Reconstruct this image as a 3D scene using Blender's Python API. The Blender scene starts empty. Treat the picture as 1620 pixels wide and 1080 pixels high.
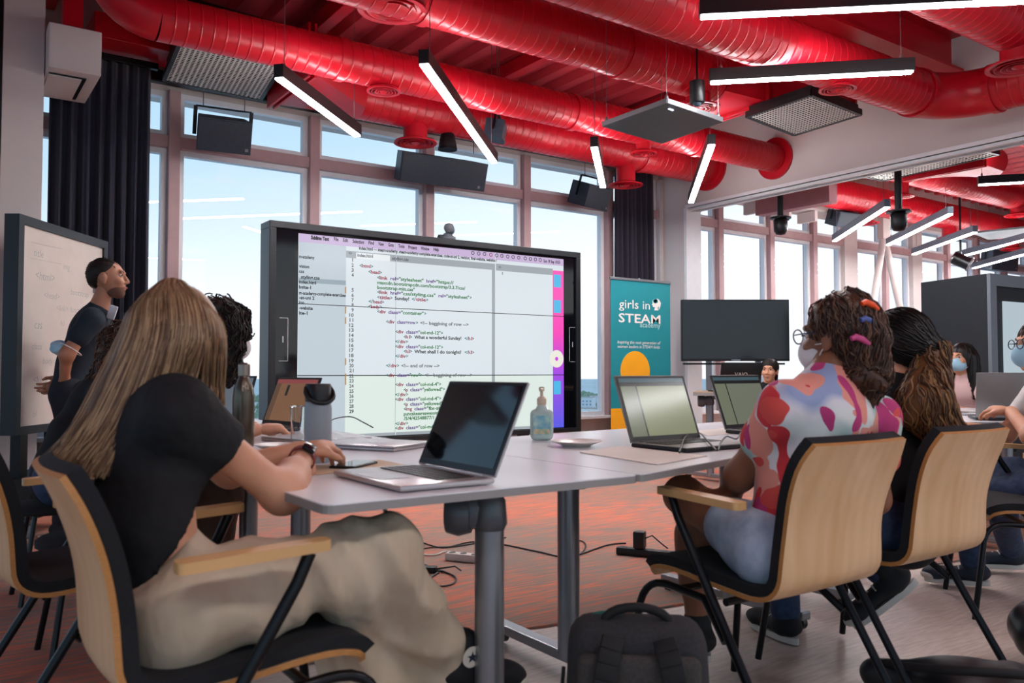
import bpy, bmesh, math, random
import numpy as np
from mathutils import Vector, Matrix
random.seed(7)
rng = np.random.default_rng(7)
sc = bpy.context.scene
C = sc.collection
PI = math.pi
# ------------------------------------------------------------------ camera, sky, exposure
CAMZ = 1.0
FPX = 1321.0
PITCH = math.atan2(48.0, FPX)
FW = Vector((0.5729, 0.8196, 0.0)).normalized()      # camera heading in room axes (X along the window wall, Y towards it)
RT = Vector((FW.y, -FW.x, 0.0))
cam = bpy.data.cameras.new('camera')
cam.sensor_width = 36.0
cam.lens = FPX * 36.0 / 1620.0
cam.clip_start = 0.05
cam.clip_end = 5000
cam.dof.use_dof = True
cam.dof.focus_distance = 6.2
cam.dof.aperture_fstop = 5.0
camo = bpy.data.objects.new('camera', cam)
C.objects.link(camo)
camo.location = (0, 0, CAMZ)
camo.rotation_euler = (PI / 2 + PITCH, 0, math.atan2(-FW.x, FW.y))
sc.camera = camo
sc.view_settings.view_transform = 'Standard'
sc.view_settings.look = 'None'
sc.view_settings.gamma = 1.0
sc.view_settings.use_curve_mapping = False
sc.view_settings.exposure = 0.82
SKY = 0.86
wd = bpy.data.worlds.new('sky')
sc.world = wd
wd.use_nodes = True
nt = wd.node_tree
nt.nodes.clear()
wo = nt.nodes.new('ShaderNodeOutputWorld')
bg = nt.nodes.new('ShaderNodeBackground')
tc = nt.nodes.new('ShaderNodeTexCoord')
sp = nt.nodes.new('ShaderNodeSeparateXYZ')
rp = nt.nodes.new('ShaderNodeValToRGB')
nt.links.new(tc.outputs['Generated'], sp.inputs[0])
e = rp.color_ramp.elements
e[0].position = 0.0
e[0].color = (0.78, 0.80, 0.83, 1)
e[1].position = 1.0
e[1].color = (0.30, 0.47, 0.74, 1)
for p, c in ((0.05, (0.72, 0.77, 0.82, 1)), (0.20, (0.42, 0.59, 0.72, 1)), (0.42, (0.27, 0.45, 0.64, 1))):
    x = rp.color_ramp.elements.new(p)
    x.color = c
# the sky whitens with haze towards the sunny side (+X)
sh = nt.nodes.new('ShaderNodeMath'); sh.operation = 'MULTIPLY_ADD'
sh.inputs[1].default_value = -0.16
nt.links.new(sp.outputs['X'], sh.inputs[0])
nt.links.new(sp.outputs['Z'], sh.inputs[2])
nt.links.new(sh.outputs[0], rp.inputs[0])
nt.links.new(rp.outputs[0], bg.inputs[0])
bg.inputs[1].default_value = SKY
nt.links.new(bg.outputs[0], wo.inputs[0])

# ------------------------------------------------------------------ placing helpers
def W(r, f, z):
    """metres to the right / ahead of the viewpoint -> room point"""
    return Vector((RT.x * r + FW.x * f, RT.y * r + FW.y * f, z))
def N(r, f, z):
    k = 0.89
    return W(r * k, f * k, 1 - (1.08 - z) * k)
CP, SP = math.cos(PITCH), math.sin(PITCH)
def ray(x, y):
    a = (x - 810) / FPX; b = (540 - y) / FPX
    f = CP - SP * b; u = SP + CP * b
    return W(a, f, u)
O = Vector((0, 0, CAMZ))
def onz(x, y, z):
    d = ray(x, y); return O + d * ((z - CAMZ) / d.z)
def onv(x, y, v):
    d = ray(x, y); return O + d * (v / d.y)
def onu(x, y, u):
    d = ray(x, y); return O + d * (u / d.x)
def ont(x, y, t):
    d = ray(x, y); return O + d * (t / (d.x * FW.x + d.y * FW.y))

# ------------------------------------------------------------------ materials
def lin(h):
    if isinstance(h, str):
        h = h.lstrip('#')
        c = [int(h[i:i + 2], 16) / 255 for i in (0, 2, 4)]
        return tuple((v / 12.92 if v <= 0.04045 else ((v + 0.055) / 1.055) ** 2.4) for v in c)
    return tuple(h)
MATS = {}
def M(name, col='#808080', rough=0.5, metal=0.0, emit=None, es=1.0, var=0.0, vscale=8.0, bump=0.0, bscale=200.0, bdist=0.01,
      stretch=(1, 1, 1), col2=None, spec=0.5, trans=0.0, alpha=1.0, ior=1.45, coat=0.0, sheen=0.0):
    if name in MATS:
        return MATS[name]
    m = bpy.data.materials.new(name)
    MATS[name] = m
    m.use_nodes = True
    t = m.node_tree
    b = t.nodes['Principled BSDF']
    c = lin(col)
    b.inputs['Base Color'].default_value = (*c, 1)
    b.inputs['Roughness'].default_value = rough
    b.inputs['Metallic'].default_value = metal
    b.inputs['Specular IOR Level'].default_value = spec
    b.inputs['IOR'].default_value = ior
    b.inputs['Transmission Weight'].default_value = trans
    b.inputs['Alpha'].default_value = alpha
    b.inputs['Coat Weight'].default_value = coat
    b.inputs['Sheen Weight'].default_value = sheen
    if emit is not None:
        b.inputs['Emission Color'].default_value = (*lin(emit), 1)
        b.inputs['Emission Strength'].default_value = es
    if var or bump or col2:
        co = t.nodes.new('ShaderNodeTexCoord')
        mp = t.nodes.new('ShaderNodeMapping')
        mp.inputs['Scale'].default_value = stretch
        t.links.new(co.outputs['Object'], mp.inputs[0])
        if var or col2:
            n = t.nodes.new('ShaderNodeTexNoise')
            n.inputs['Scale'].default_value = vscale
            n.inputs['Detail'].default_value = 5
            t.links.new(mp.outputs[0], n.inputs[0])
            r = t.nodes.new('ShaderNodeValToRGB')
            c2 = lin(col2) if col2 else tuple(min(1, v * (1 + var)) for v in c)
            c1 = c if col2 else tuple(v * (1 - var) for v in c)
            r.color_ramp.elements[0].position = 0.35
            r.color_ramp.elements[1].position = 0.65
            r.color_ramp.elements[0].color = (*c1, 1)
            r.color_ramp.elements[1].color = (*c2, 1)
            t.links.new(n.outputs[0], r.inputs[0])
            t.links.new(r.outputs[0], b.inputs['Base Color'])
        if bump:
            n2 = t.nodes.new('ShaderNodeTexNoise')
            n2.inputs['Scale'].default_value = bscale
            n2.inputs['Detail'].default_value = 3
            t.links.new(mp.outputs[0], n2.inputs[0])
            bp = t.nodes.new('ShaderNodeBump')
            bp.inputs['Strength'].default_value = bump
            bp.inputs['Distance'].default_value = bdist
            t.links.new(n2.outputs[0], bp.inputs['Height'])
            t.links.new(bp.outputs[0], b.inputs['Normal'])
    return m

def emat(name, col, s):
    """self-lit surface (screens, lamps)"""
    if name in MATS:
        return MATS[name]
    m = M(name, '#000000', 0.15, emit=col, es=s if s > 2 else s * 0.72, spec=0.5)
    return m

def glass_mat(name='window_glass', tint=(0.97, 0.985, 1.0), gl=0.02, rough=0.0):
    if name in MATS:
        return MATS[name]
    m = bpy.data.materials.new(name); MATS[name] = m
    m.use_nodes = True
    t = m.node_tree; t.nodes.clear()
    o = t.nodes.new('ShaderNodeOutputMaterial')
    tr = t.nodes.new('ShaderNodeBsdfTransparent'); tr.inputs[0].default_value = (*tint, 1)
    g = t.nodes.new('ShaderNodeBsdfGlossy'); g.inputs['Roughness'].default_value = rough
    lw = t.nodes.new('ShaderNodeLayerWeight'); lw.inputs[0].default_value = 0.5
    pw = t.nodes.new('ShaderNodeMath'); pw.operation = 'POWER'; pw.inputs[1].default_value = 5.0
    t.links.new(lw.outputs['Facing'], pw.inputs[0])
    f = t.nodes.new('ShaderNodeMath'); f.operation = 'MULTIPLY_ADD'; f.inputs[1].default_value = 0.94; f.inputs[2].default_value = 0.03
    t.links.new(pw.outputs[0], f.inputs[0])
    mi = t.nodes.new('ShaderNodeMixShader')
    t.links.new(f.outputs[0], mi.inputs[0])
    t.links.new(tr.outputs[0], mi.inputs[1]); t.links.new(g.outputs[0], mi.inputs[2])
    t.links.new(mi.outputs[0], o.inputs[0])
    return m

# ------------------------------------------------------------------ mesh builder
_box_cache = {}
def rbox_data(sx, sy, sz, r, seg=2):
    key = (round(sx, 4), round(sy, 4), round(sz, 4), round(r, 4), seg)
    if key in _box_cache:
        return _box_cache[key]
    bm = bmesh.new()
    bmesh.ops.create_cube(bm, size=1)
    for v in bm.verts:
        v.co = Vector((v.co.x * sx, v.co.y * sy, v.co.z * sz))
    if r > 0:
        bmesh.ops.bevel(bm, geom=bm.edges[:], offset=min(r, 0.49 * min(sx, sy, sz)), segments=seg, affect='EDGES', profile=0.5)
    bm.verts.index_update()
    d = (np.array([v.co[:] for v in bm.verts]), [tuple(v.index for v in f.verts) for f in bm.faces])
    bm.free()
    _box_cache[key] = d
    return d

def frame(zdir, up=(0, 0, 1)):
    z = Vector(zdir).normalized()
    u = Vector(up)
    if abs(z.dot(u.normalized())) > 0.98:
        u = Vector((1, 0, 0)) if abs(z.x) < 0.9 else Vector((0, 1, 0))
    x = u.cross(z).normalized()
    y = z.cross(x)
    return x, y, z

class MB:
    def __init__(s):
        s.v = []; s.f = []; s.mi = []; s.n = 0
    def add(s, V, F, mi=0):
        V = np.asarray(V, float).reshape(-1, 3)
        o = s.n
        s.v.append(V)
        s.f.extend([tuple(i + o for i in f) for f in F])
        s.mi.extend([mi] * len(F))
        s.n += len(V)
        return s
    def box(s, c, size, r=0.0, rz=0.0, mat=None, mi=0, seg=2):
        V, F = rbox_data(size[0], size[1], size[2], r, seg)
        if mat is None:
            mat = Matrix.Rotation(rz, 3, 'Z')
        R = np.array(mat)[:3, :3]
        return s.add(V @ R.T + np.array(c), F, mi)
    def b2(s, lo, hi, r=0.0, mi=0):
        lo = np.array(lo, float); hi = np.array(hi, float)
        return s.box((lo + hi) / 2, np.abs(hi - lo), r, mi=mi)
    def bar(s, a, b, w, h, r=0.0, up=(0, 0, 1), mi=0):
        a = Vector(a); b = Vector(b)
        x, y, z = frame(b - a, up)
        m = Matrix((x, y, z)).transposed()
        return s.box((a + b) / 2, (w, h, (b - a).length), r, mat=m, mi=mi)
    def tube(s, pts, rad, n=10, cap=True, mi=0, closed=False):
        P = [Vector(p) for p in pts]
        k = len(P)
        R = rad if hasattr(rad, '__len__') else [rad] * k
        ref = None; V = []
        for i, p in enumerate(P):
            if closed:
                d = P[(i + 1) % k] - P[i - 1]
            else:
                d = P[min(i + 1, k - 1)] - P[max(i - 1, 0)]
            d = d.normalized() if d.length > 1e-9 else Vector((0, 0, 1))
            if ref is None:
                x, y, _ = frame(d)
            else:
                x = ref - d * ref.dot(d)
                x = x.normalized() if x.length > 1e-6 else frame(d)[0]
                y = d.cross(x)
            ref = x
            for j in range(n):
                a = 2 * PI * j / n
                V.append(p + (x * math.cos(a) + y * math.sin(a)) * R[i])
        F = []
        for i in range(k if closed else k - 1):
            i2 = (i + 1) % k
            for j in range(n):
                j2 = (j + 1) % n
                F.append((i * n + j, i * n + j2, i2 * n + j2, i2 * n + j))
        if cap and not closed:
            F.append(tuple(range(n))[::-1]); F.append(tuple((k - 1) * n + j for j in range(n)))
        return s.add([tuple(v) for v in V], F, mi)
    def lathe(s, prof, c=(0, 0, 0), n=24, axis=(0, 0, 1), mi=0, cap=True):
        x, y, z = frame(axis)
        if tuple(axis) == (0, 0, 1):
            x, y, z = Vector((1, 0, 0)), Vector((0, 1, 0)), Vector((0, 0, 1))
        c = Vector(c); V = []
        for (r, h) in prof:
            for j in range(n):
                a = 2 * PI * j / n
                V.append(c + x * (r * math.cos(a)) + y * (r * math.sin(a)) + z * h)
        F = []
        for i in range(len(prof) - 1):
            for j in range(n):
                j2 = (j + 1) % n
                F.append((i * n + j, i * n + j2, (i + 1) * n + j2, (i + 1) * n + j))
        if cap:
            F.append(tuple(range(n))[::-1]); F.append(tuple((len(prof) - 1) * n + j for j in range(n)))
        return s.add([tuple(v) for v in V], F, mi)
    def prism(s, poly, ext, mi=0):
        """polygon of 3-D points pushed along ext"""
        P = [Vector(p) for p in poly]; e = Vector(ext); k = len(P)
        V = [tuple(p) for p in P] + [tuple(p + e) for p in P]
        F = [tuple(range(k))[::-1], tuple(range(k, 2 * k))]
        for i in range(k):
            j = (i + 1) % k
            F.append((i, j, k + j, k + i))
        return s.add(V, F, mi)
    def quad(s, a, b, c, d, mi=0):
        return s.add([tuple(a), tuple(b), tuple(c), tuple(d)], [(0, 1, 2, 3)], mi)
    def sphere(s, c, r, n=12, mi=0):
        r = r if hasattr(r, '__len__') else (r, r, r)
        V = []; F = []
        m = n // 2 + 1
        for i in range(1, m):
            th = PI * i / m
            for j in range(n):
                a = 2 * PI * j / n
                V.append((c[0] + r[0] * math.sin(th) * math.cos(a), c[1] + r[1] * math.sin(th) * math.sin(a), c[2] + r[2] * math.cos(th)))
        V.append((c[0], c[1], c[2] + r[2])); V.append((c[0], c[1], c[2] - r[2]))
        t = len(V) - 2
        for i in range(m - 2):
            for j in range(n):
                j2 = (j + 1) % n
                F.append((i * n + j, (i + 1) * n + j, (i + 1) * n + j2, i * n + j2))
        for j in range(n):
            j2 = (j + 1) % n
            F.append((t, j, j2)); F.append((t + 1, (m - 2) * n + j2, (m - 2) * n + j))
        return s.add(V, F, mi)
    def build(s, name, mat, parent=None, smooth=None, world=False, kind=None, fix=True):
        V = np.concatenate(s.v) if s.v else np.zeros((0, 3))
        if world and parent is not None:
            mi_ = np.array(wmat(parent).inverted())
            V = V @ mi_[:3, :3].T + mi_[:3, 3]
        me = bpy.data.meshes.new(name)
        me.from_pydata(V.tolist(), [], s.f)
        mats = mat if isinstance(mat, (list, tuple)) else [mat]
        for m in mats:
            me.materials.append(m)
        if len(mats) > 1:
            me.polygons.foreach_set('material_index', s.mi)
        if fix and len(s.f) < 60000:
            bm = bmesh.new(); bm.from_mesh(me)
            bmesh.ops.recalc_face_normals(bm, faces=bm.faces[:])
            bm.to_mesh(me); bm.free()
        if smooth:
            me.shade_smooth()
            if smooth < 170:
                me.set_sharp_from_angle(angle=math.radians(smooth))
        ob = bpy.data.objects.new(name, me)
        C.objects.link(ob)
        if parent is not None:
            ob.parent = parent
        if kind:
            ob['kind'] = kind
        return ob

def wmat(o):
    m = Matrix.Translation(o.location) @ o.rotation_euler.to_matrix().to_4x4()
    if o.parent is not None:
        m = wmat(o.parent) @ m
    return m
def tag(o, label, cat, group=None, kind=None):
    o['label'] = label; o['category'] = cat
    if group: o['group'] = group
    if kind: o['kind'] = kind
    return o
def thing(name, label, cat, loc=(0, 0, 0), rz=0.0, group=None):
    o = bpy.data.objects.new(name, None)
    o.empty_display_size = 0.1
    C.objects.link(o)
    o.location = loc
    o.rotation_euler = (0, 0, rz)
    return tag(o, label, cat, group)
def struct(name, label=None, loc=(0, 0, 0)):
    o = bpy.data.objects.new(name, None); C.objects.link(o); o.location = loc
    o['kind'] = 'structure'
    if label: o['label'] = label
    return o
def copy_tree(o, parent=None):
    c = o.copy(); C.objects.link(c)
    if parent is not None: c.parent = parent
    for ch in list(o.children):
        copy_tree(ch, c)
    return c

# ------------------------------------------------------------------ lettering
def text_into(mb, body, size, org, xd, yd, width=None, bold=0.0, align='LEFT', shear=0.0, mi=0, lift=0.0):
    cu = bpy.data.curves.new('lettering', 'FONT')
    cu.body = body; cu.size = size; cu.offset = bold; cu.align_x = align; cu.shear = shear
    cu.resolution_u = 2
    ob = bpy.data.objects.new('lettering', cu)
    me = ob.to_mesh()
    V = np.array([v.co[:] for v in me.vertices]).reshape(-1, 3)
    F = [tuple(p.vertices) for p in me.polygons]
    ob.to_mesh_clear()
    bpy.data.objects.remove(ob); bpy.data.curves.remove(cu)
    if not len(V):
        return
    if width:
        w = V[:, 0].max() - V[:, 0].min()
        q = width / max(w, 1e-6); qc = min(q, 1.25) if len(body) < 4 else q
        V[:, 0] = (V[:, 0] - V[:, 0].min()) * qc + (width - w * qc) / 2
    xd = Vector(xd).normalized(); yd = Vector(yd).normalized(); nd = xd.cross(yd)
    A = np.array([xd, yd, nd])
    mb.add(V[:, :2] @ A[:2] + np.array(org) + np.array(nd) * lift, F, mi)

# ------------------------------------------------------------------ smooth blended bodies (distance field -> mesh)
def smin(a, b, k):
    h = np.maximum(k - np.abs(a - b), 0) / k
    return np.minimum(a, b) - h * h * k * 0.25
def cone(a, b, ra, rb, flat=None, k=None):
    return ('c', np.array(a, float), np.array(b, float), ra, rb, flat, k)
def ell(c, r, axes=None, k=None):
    return ('e', np.array(c, float), np.array(r, float), None if axes is None else np.array(axes, float), k)
def cut(c, r, axes=None, k=None):
    return ('x', np.array(c, float), np.array(r, float), None if axes is None else np.array(axes, float), k)
def prim_bounds(p):
    if p[0] == 'c':
        m = max(p[3], p[4])
        return np.minimum(p[1], p[2]) - m, np.maximum(p[1], p[2]) + m
    m = max(p[2])
    return p[1] - m, p[1] + m
def prim_eval(p, P):
    if p[0] == 'c':
        a, b = p[1], p[2]
        q = P - a; ab = b - a
        if p[5] is not None:
            n, sq = np.array(p[5][0], float), p[5][1]
            n = n / np.linalg.norm(n)
            q = q + (q @ n)[..., None] * n * (1 / sq - 1)
            ab = ab + (ab @ n) * n * (1 / sq - 1)
        t = np.clip((q @ ab) / max(ab @ ab, 1e-9), 0, 1)
        return np.linalg.norm(q - t[..., None] * ab, axis=-1) - (p[3] + t * (p[4] - p[3]))
    q = P - p[1]
    if p[3] is not None:
        q = q @ p[3].T
    r = p[2]
    k0 = np.linalg.norm(q / r, axis=-1); k1 = np.linalg.norm(q / (r * r), axis=-1)
    return k0 * (k0 - 1) / np.maximum(k1, 1e-6)
def sdf_mesh(prims, res=0.01, k=0.03, disp=None, cutz=None, clip=None, smooth=1):
    los, his = zip(*[prim_bounds(p) for p in prims if p[0] != 'x'])
    lo = np.min(los, 0) - 0.03 - 2 * res; hi = np.max(his, 0) + 0.03 + 2 * res
    n = np.ceil((hi - lo) / res).astype(int) + 1
    D = np.full(n, 0.5)
    ax = [lo[i] + res * np.arange(n[i]) for i in range(3)]
    for p in prims:
        pk = p[-1] if p[-1] is not None else k
        a, b = prim_bounds(p)
        m = pk + 3 * res
        i0 = np.clip(((a - m - lo) / res).astype(int), 0, n - 1); i1 = np.clip(((b + m - lo) / res).astype(int) + 2, 1, n)
        sl = tuple(slice(i0[i], i1[i]) for i in range(3))
        g = np.stack(np.meshgrid(*[ax[i][sl[i]] for i in range(3)], indexing='ij'), -1)
        d = prim_eval(p, g)
        if p[0] == 'x':
            D[sl] = -smin(-D[sl], d, pk)
        else:
            D[sl] = smin(D[sl], d, pk)
    if disp is not None or clip is not None:
        g = np.stack(np.meshgrid(*ax, indexing='ij'), -1)
        if disp is not None:
            D = D + disp(g)
        if clip is not None:
            for (pt, nn) in clip:
                D = np.maximum(D, (g - np.array(pt)) @ np.array(nn))
    S = D < 0
    c = np.zeros(n - 1, int)
    for i in (0, 1):
        for j in (0, 1):
            for l in (0, 1):
                c += S[i:n[0] - 1 + i, j:n[1] - 1 + j, l:n[2] - 1 + l]
    act = (c > 0) & (c < 8)
    idx = np.full(n - 1, -1); cells = np.argwhere(act)
    idx[act] = np.arange(len(cells))
    pos = np.zeros((len(cells), 3)); cnt = np.zeros(len(cells))
    cor = [np.array(x) for x in np.ndindex(2, 2, 2)]
    for a in cor:
        for axn in range(3):
            if a[axn] == 0:
                b = a.copy(); b[axn] = 1
                va = D[tuple((cells + a).T)]; vb = D[tuple((cells + b).T)]
                m = (va < 0) != (vb < 0)
                t = np.where(m, va / np.where(m, va - vb, 1), 0)
                pos[m] += (a + t[:, None] * (b - a))[m]; cnt[m] += 1
    V = lo + res * (cells + pos / np.maximum(cnt, 1)[:, None])
    F = []
    for axn in range(3):
        o1, o2 = [(1, 2), (2, 0), (0, 1)][axn]
        sa = [slice(None)] * 3; sb = [slice(None)] * 3
        sa[axn] = slice(0, n[axn] - 1); sb[axn] = slice(1, n[axn])
        cr = S[tuple(sa)] != S[tuple(sb)]
        e_ = np.argwhere(cr)
        ok = (e_[:, o1] > 0) & (e_[:, o2] > 0) & (e_[:, o1] < n[o1] - 1) & (e_[:, o2] < n[o2] - 1)
        e_ = e_[ok]
        if not len(e_): continue
        fl = S[tuple(e_.T)]
        d1 = np.zeros(3, int); d1[o1] = 1; d2 = np.zeros(3, int); d2[o2] = 1
        q = np.stack([idx[tuple((e_ - d1 - d2).T)], idx[tuple((e_ - d2).T)], idx[tuple(e_.T)], idx[tuple((e_ - d1).T)]], 1)
        q[~fl] = q[~fl][:, ::-1]
        F.append(q)
    F = np.concatenate(F)
    for _ in range(smooth):
        acc = np.zeros_like(V); k_ = np.zeros(len(V))
        for i in range(4):
            a, b = F[:, i], F[:, (i + 1) % 4]
            np.add.at(acc, a, V[b]); np.add.at(k_, a, 1)
            np.add.at(acc, b, V[a]); np.add.at(k_, b, 1)
        V = V * 0.5 + 0.5 * acc / np.maximum(k_, 1)[:, None]
    return V, F
def sdf_into(mb, prims, mi=0, **kw):
    V, F = sdf_mesh(prims, **kw)
    o = mb.n
    mb.v.append(V); mb.f.extend((F + o).tolist()); mb.mi.extend([mi] * len(F)); mb.n += len(V)
    return mb
# ================================================================== MATERIALS OF THE ROOM
RED = M('red_paint', '#bb1022', 0.32, var=0.06, vscale=3, bump=0.02, bscale=60)
REDD = M('red_deck', '#c23a44', 0.3, var=0.10, vscale=2)
WHITE = M('white_paint', '#d8cfca', 0.6, var=0.03, vscale=2)
OFFW = M('plaster', '#cfc6c2', 0.75, var=0.03, vscale=1.5, bump=0.03, bscale=80)
ALU = M('white_aluminium', '#eceef0', 0.45, var=0.02)
MULL = M('mullion_paint', '#bb9a9a', 0.5, var=0.05)
BLK = M('black_plastic', '#0d0e11', 0.42, var=0.1, vscale=30)
BLKM = M('black_metal', '#0b0c10', 0.35, metal=0.3, var=0.1)
GREYM = M('grey_metal', '#8a8d92', 0.35, metal=0.75, var=0.05)
STEEL = M('steel_cable', '#7d7d80', 0.35, metal=0.8, var=0.05)
SLATE = M('slate_speaker', '#2a3441', 0.5, var=0.15, vscale=60)
PERF = M('perforated_white', '#c9c9c2', 0.5, var=0.03)
PIT = M('perforation', '#23262a', 0.6, var=0.05)
GLASS = glass_mat()

def carpet_mat():
    m = bpy.data.materials.new('carpet'); m.use_nodes = True
    t = m.node_tree; b = t.nodes['Principled BSDF']
    b.inputs['Roughness'].default_value = 0.95
    b.inputs['Specular IOR Level'].default_value = 0.1
    co = t.nodes.new('ShaderNodeTexCoord')
    mp = t.nodes.new('ShaderNodeMapping'); mp.inputs['Scale'].default_value = (3.6, 78, 1); mp.inputs['Rotation'].default_value = (0, 0, math.radians(-24))
    t.links.new(co.outputs['Object'], mp.inputs[0])
    n = t.nodes.new('ShaderNodeTexNoise'); n.inputs['Scale'].default_value = 1.0; n.inputs['Detail'].default_value = 3; n.inputs['Roughness'].default_value = 0.65
    t.links.new(mp.outputs[0], n.inputs[0])
    n3 = t.nodes.new('ShaderNodeTexNoise'); n3.inputs['Scale'].default_value = 0.9; n3.inputs['Detail'].default_value = 2
    t.links.new(co.outputs['Object'], n3.inputs[0])
    ad = t.nodes.new('ShaderNodeMath'); ad.operation = 'MULTIPLY_ADD'; ad.inputs[1].default_value = 0.35
    t.links.new(n3.outputs[0], ad.inputs[0]); t.links.new(n.outputs[0], ad.inputs[2])
    r = t.nodes.new('ShaderNodeValToRGB')
    el = r.color_ramp.elements
    el[0].position = 0.62; el[0].color = (*lin('#8f8279'), 1)
    el[1].position = 0.78; el[1].color = (*lin('#d88067'), 1)
    x = el.new(0.69); x.color = (*lin('#a58474'), 1)
    x = el.new(0.715); x.color = (*lin('#c87560'), 1)
    t.links.new(ad.outputs[0], r.inputs[0])
    t.links.new(r.outputs[0], b.inputs['Base Color'])
    n2 = t.nodes.new('ShaderNodeTexNoise'); n2.inputs['Scale'].default_value = 350
    t.links.new(co.outputs['Object'], n2.inputs[0])
    bp = t.nodes.new('ShaderNodeBump'); bp.inputs['Strength'].default_value = 0.5; bp.inputs['Distance'].default_value = 0.004
    t.links.new(n2.outputs[0], bp.inputs['Height']); t.links.new(bp.outputs[0], b.inputs['Normal'])
    return m
CARPET = carpet_mat()
VINYL = M('wood_vinyl', '#b3a399', 0.4, col2='#cbbcb2', vscale=3.0, stretch=(3, 24, 1), bump=0.03, bscale=40)

# ================================================================== FLOOR
VW = 7.3
UP = 7.3
mb = MB(); mb.b2((-7, -6, -0.25), (18.5, VW + 0.4, -0.004))
fl = mb.build('floor', VINYL); fl['kind'] = 'structure'; fl['label'] = 'grey brown wood-look vinyl floor'
a = onz(736, 1010, 0); b = onz(1560, 880, 0)
d = (b - a).normalized()
pa = a - d * (a.x + 7) / d.x; pb = a + d * (18.4 - a.x) / d.x
mb = MB(); mb.prism([(pa.x, pa.y, -0.003), (pb.x, pb.y, -0.003), (18.4, VW + 0.02, -0.003), (-7, VW + 0.02, -0.003)], (0, 0, 0.008))
cp = mb.build('floor', CARPET); cp['kind'] = 'structure'; cp['label'] = 'orange and grey streaked carpet'

# ================================================================== WINDOW WALL
mb = MB()
mb.b2((-1.0, VW, 0), (18.4, VW + 0.35, 0.47))
mb.b2((-1.0, VW, 3.34), (18.4, VW + 0.35, 4.03))
wb = mb.build('wall_back', OFFW); wb['kind'] = 'structure'; wb['label'] = 'parapet and lintel of the window wall'
mb = MB(); mb.b2((0.6, VW - 0.10, 0.47), (18.4, VW + 0.1, 0.505), 0.006)
o = mb.build('trim_1', ALU); o['kind'] = 'structure'; o['label'] = 'white window sill board'
mulls = [-0.76, 0.44, 1.64, 2.86, 4.06, 5.26, 6.45, 7.45, 8.35, 9.38, 10.34, 11.2, 12.15, 13.02, 14.0, 15.0, 16.0, 17.0, 18.2]
wide = {7.45: 0.2, 11.2: 0.16, 13.02: 0.14}
TR0, TR1, TOP, BOT = 2.86, 2.96, 3.34, 0.505
for i in range(len(mulls) - 1):
    u0, u1 = mulls[i], mulls[i + 1]
    h0 = wide.get(u0, 0.045); h1 = wide.get(u1, 0.045)
    w = struct('window_%d' % (i + 1), None, (u0, VW, 0))
    mb = MB(); mb.b2((u0 - h0, VW - 0.07, BOT), (u0 + h0, VW + 0.12, TOP), 0.004)
    mb.build('mullion', WHITE if u0 in wide else [MULL], w, world=True)
    mb = MB(); mb.b2((u0 + h0, VW - 0.05, TR0), (u1 - h1, VW + 0.1, TR1), 0.004)
    mb.build('transom', MULL, w, world=True)
    for (z0, z1) in ((BOT, TR0), (TR1, TOP)):
        mb = MB(); s = 0.045
        a0, a1 = u0 + h0, u1 - h1
        mb.b2((a0, VW, z0), (a0 + s, VW + 0.07, z1)); mb.b2((a1 - s, VW, z0), (a1, VW + 0.07, z1))
        mb.b2((a0 + s, VW, z0), (a1 - s, VW + 0.07, z0 + s)); mb.b2((a0 + s, VW, z1 - s), (a1 - s, VW + 0.07, z1))
        mb.build('sash', ALU, w, world=True)
        mb = MB(); mb.b2((a0 + s, VW + 0.03, z0 + s), (a1 - s, VW + 0.04, z1 - s))
        mb.build('pane', GLASS, w, world=True)
# black roller-blind rail under the lintel
mb = MB(); mb.b2((1.42, VW - 0.16, 3.36), (6.4, VW - 0.08, 3.46), 0.01)
o = mb.build('blind_cassette', BLKM); tag(o, 'long black roller blind cassette above the windows', 'blind')
# eave outside
mb = MB(); mb.b2((-2, VW + 0.36, 3.62), (18.4, VW + 0.95, 3.72))
o = mb.build('trim_2', WHITE); o['kind'] = 'structure'; o['label'] = 'pale eave outside the windows'

# ================================================================== LEFT AND RIGHT WALLS
mb = MB(); mb.b2((-1.0, 6.30, 0), (0.33, VW, 4.03)); mb.b2((0.36, 6.35, 0), (0.60, VW, 4.03), 0.004)
o = mb.build('wall_left', OFFW); o['kind'] = 'structure'; o['label'] = 'beige wall end and post at the window corner'
mb = MB(); mb.b2((0.332, 6.37, 0), (0.358, VW, 4.03))
o = mb.build('trim_3', BLK); o['kind'] = 'structure'; o['label'] = 'black shadow gap beside the post'
w = struct('wall_right', 'off-white partition header over the wide opening', (UP, 0, 0))
mb = MB(); mb.b2((UP, -5, 2.93), (UP + 0.22, VW, 4.03)); mb.b2((UP, 6.86, 0), (UP + 0.22, VW, 2.93))
mb.build('header', OFFW, w, world=True)
mb = MB(); mb.b2((UP - 0.012, -5, 2.93), (UP + 0.235, 6.86, 2.965)); mb.b2((UP + 0.03, -5, 2.90), (UP + 0.07, 6.85, 2.93)); mb.b2((UP + 0.15, -5, 2.90), (UP + 0.19, 6.85, 2.93))
mb.build('track', ALU, w, world=True)
mb = MB(); mb.b2((UP - 0.012, 6.84, 0), (UP + 0.235, 6.88, 2.93)); mb.build('jamb', ALU, w, world=True)
# far end wall of the second room
mb = MB(); mb.b2((18.3, -5, 0), (18.5, VW, 4.03))
o = mb.build('wall_far', OFFW); o['kind'] = 'structure'; o['label'] = 'pale end wall of the room beyond'

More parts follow.
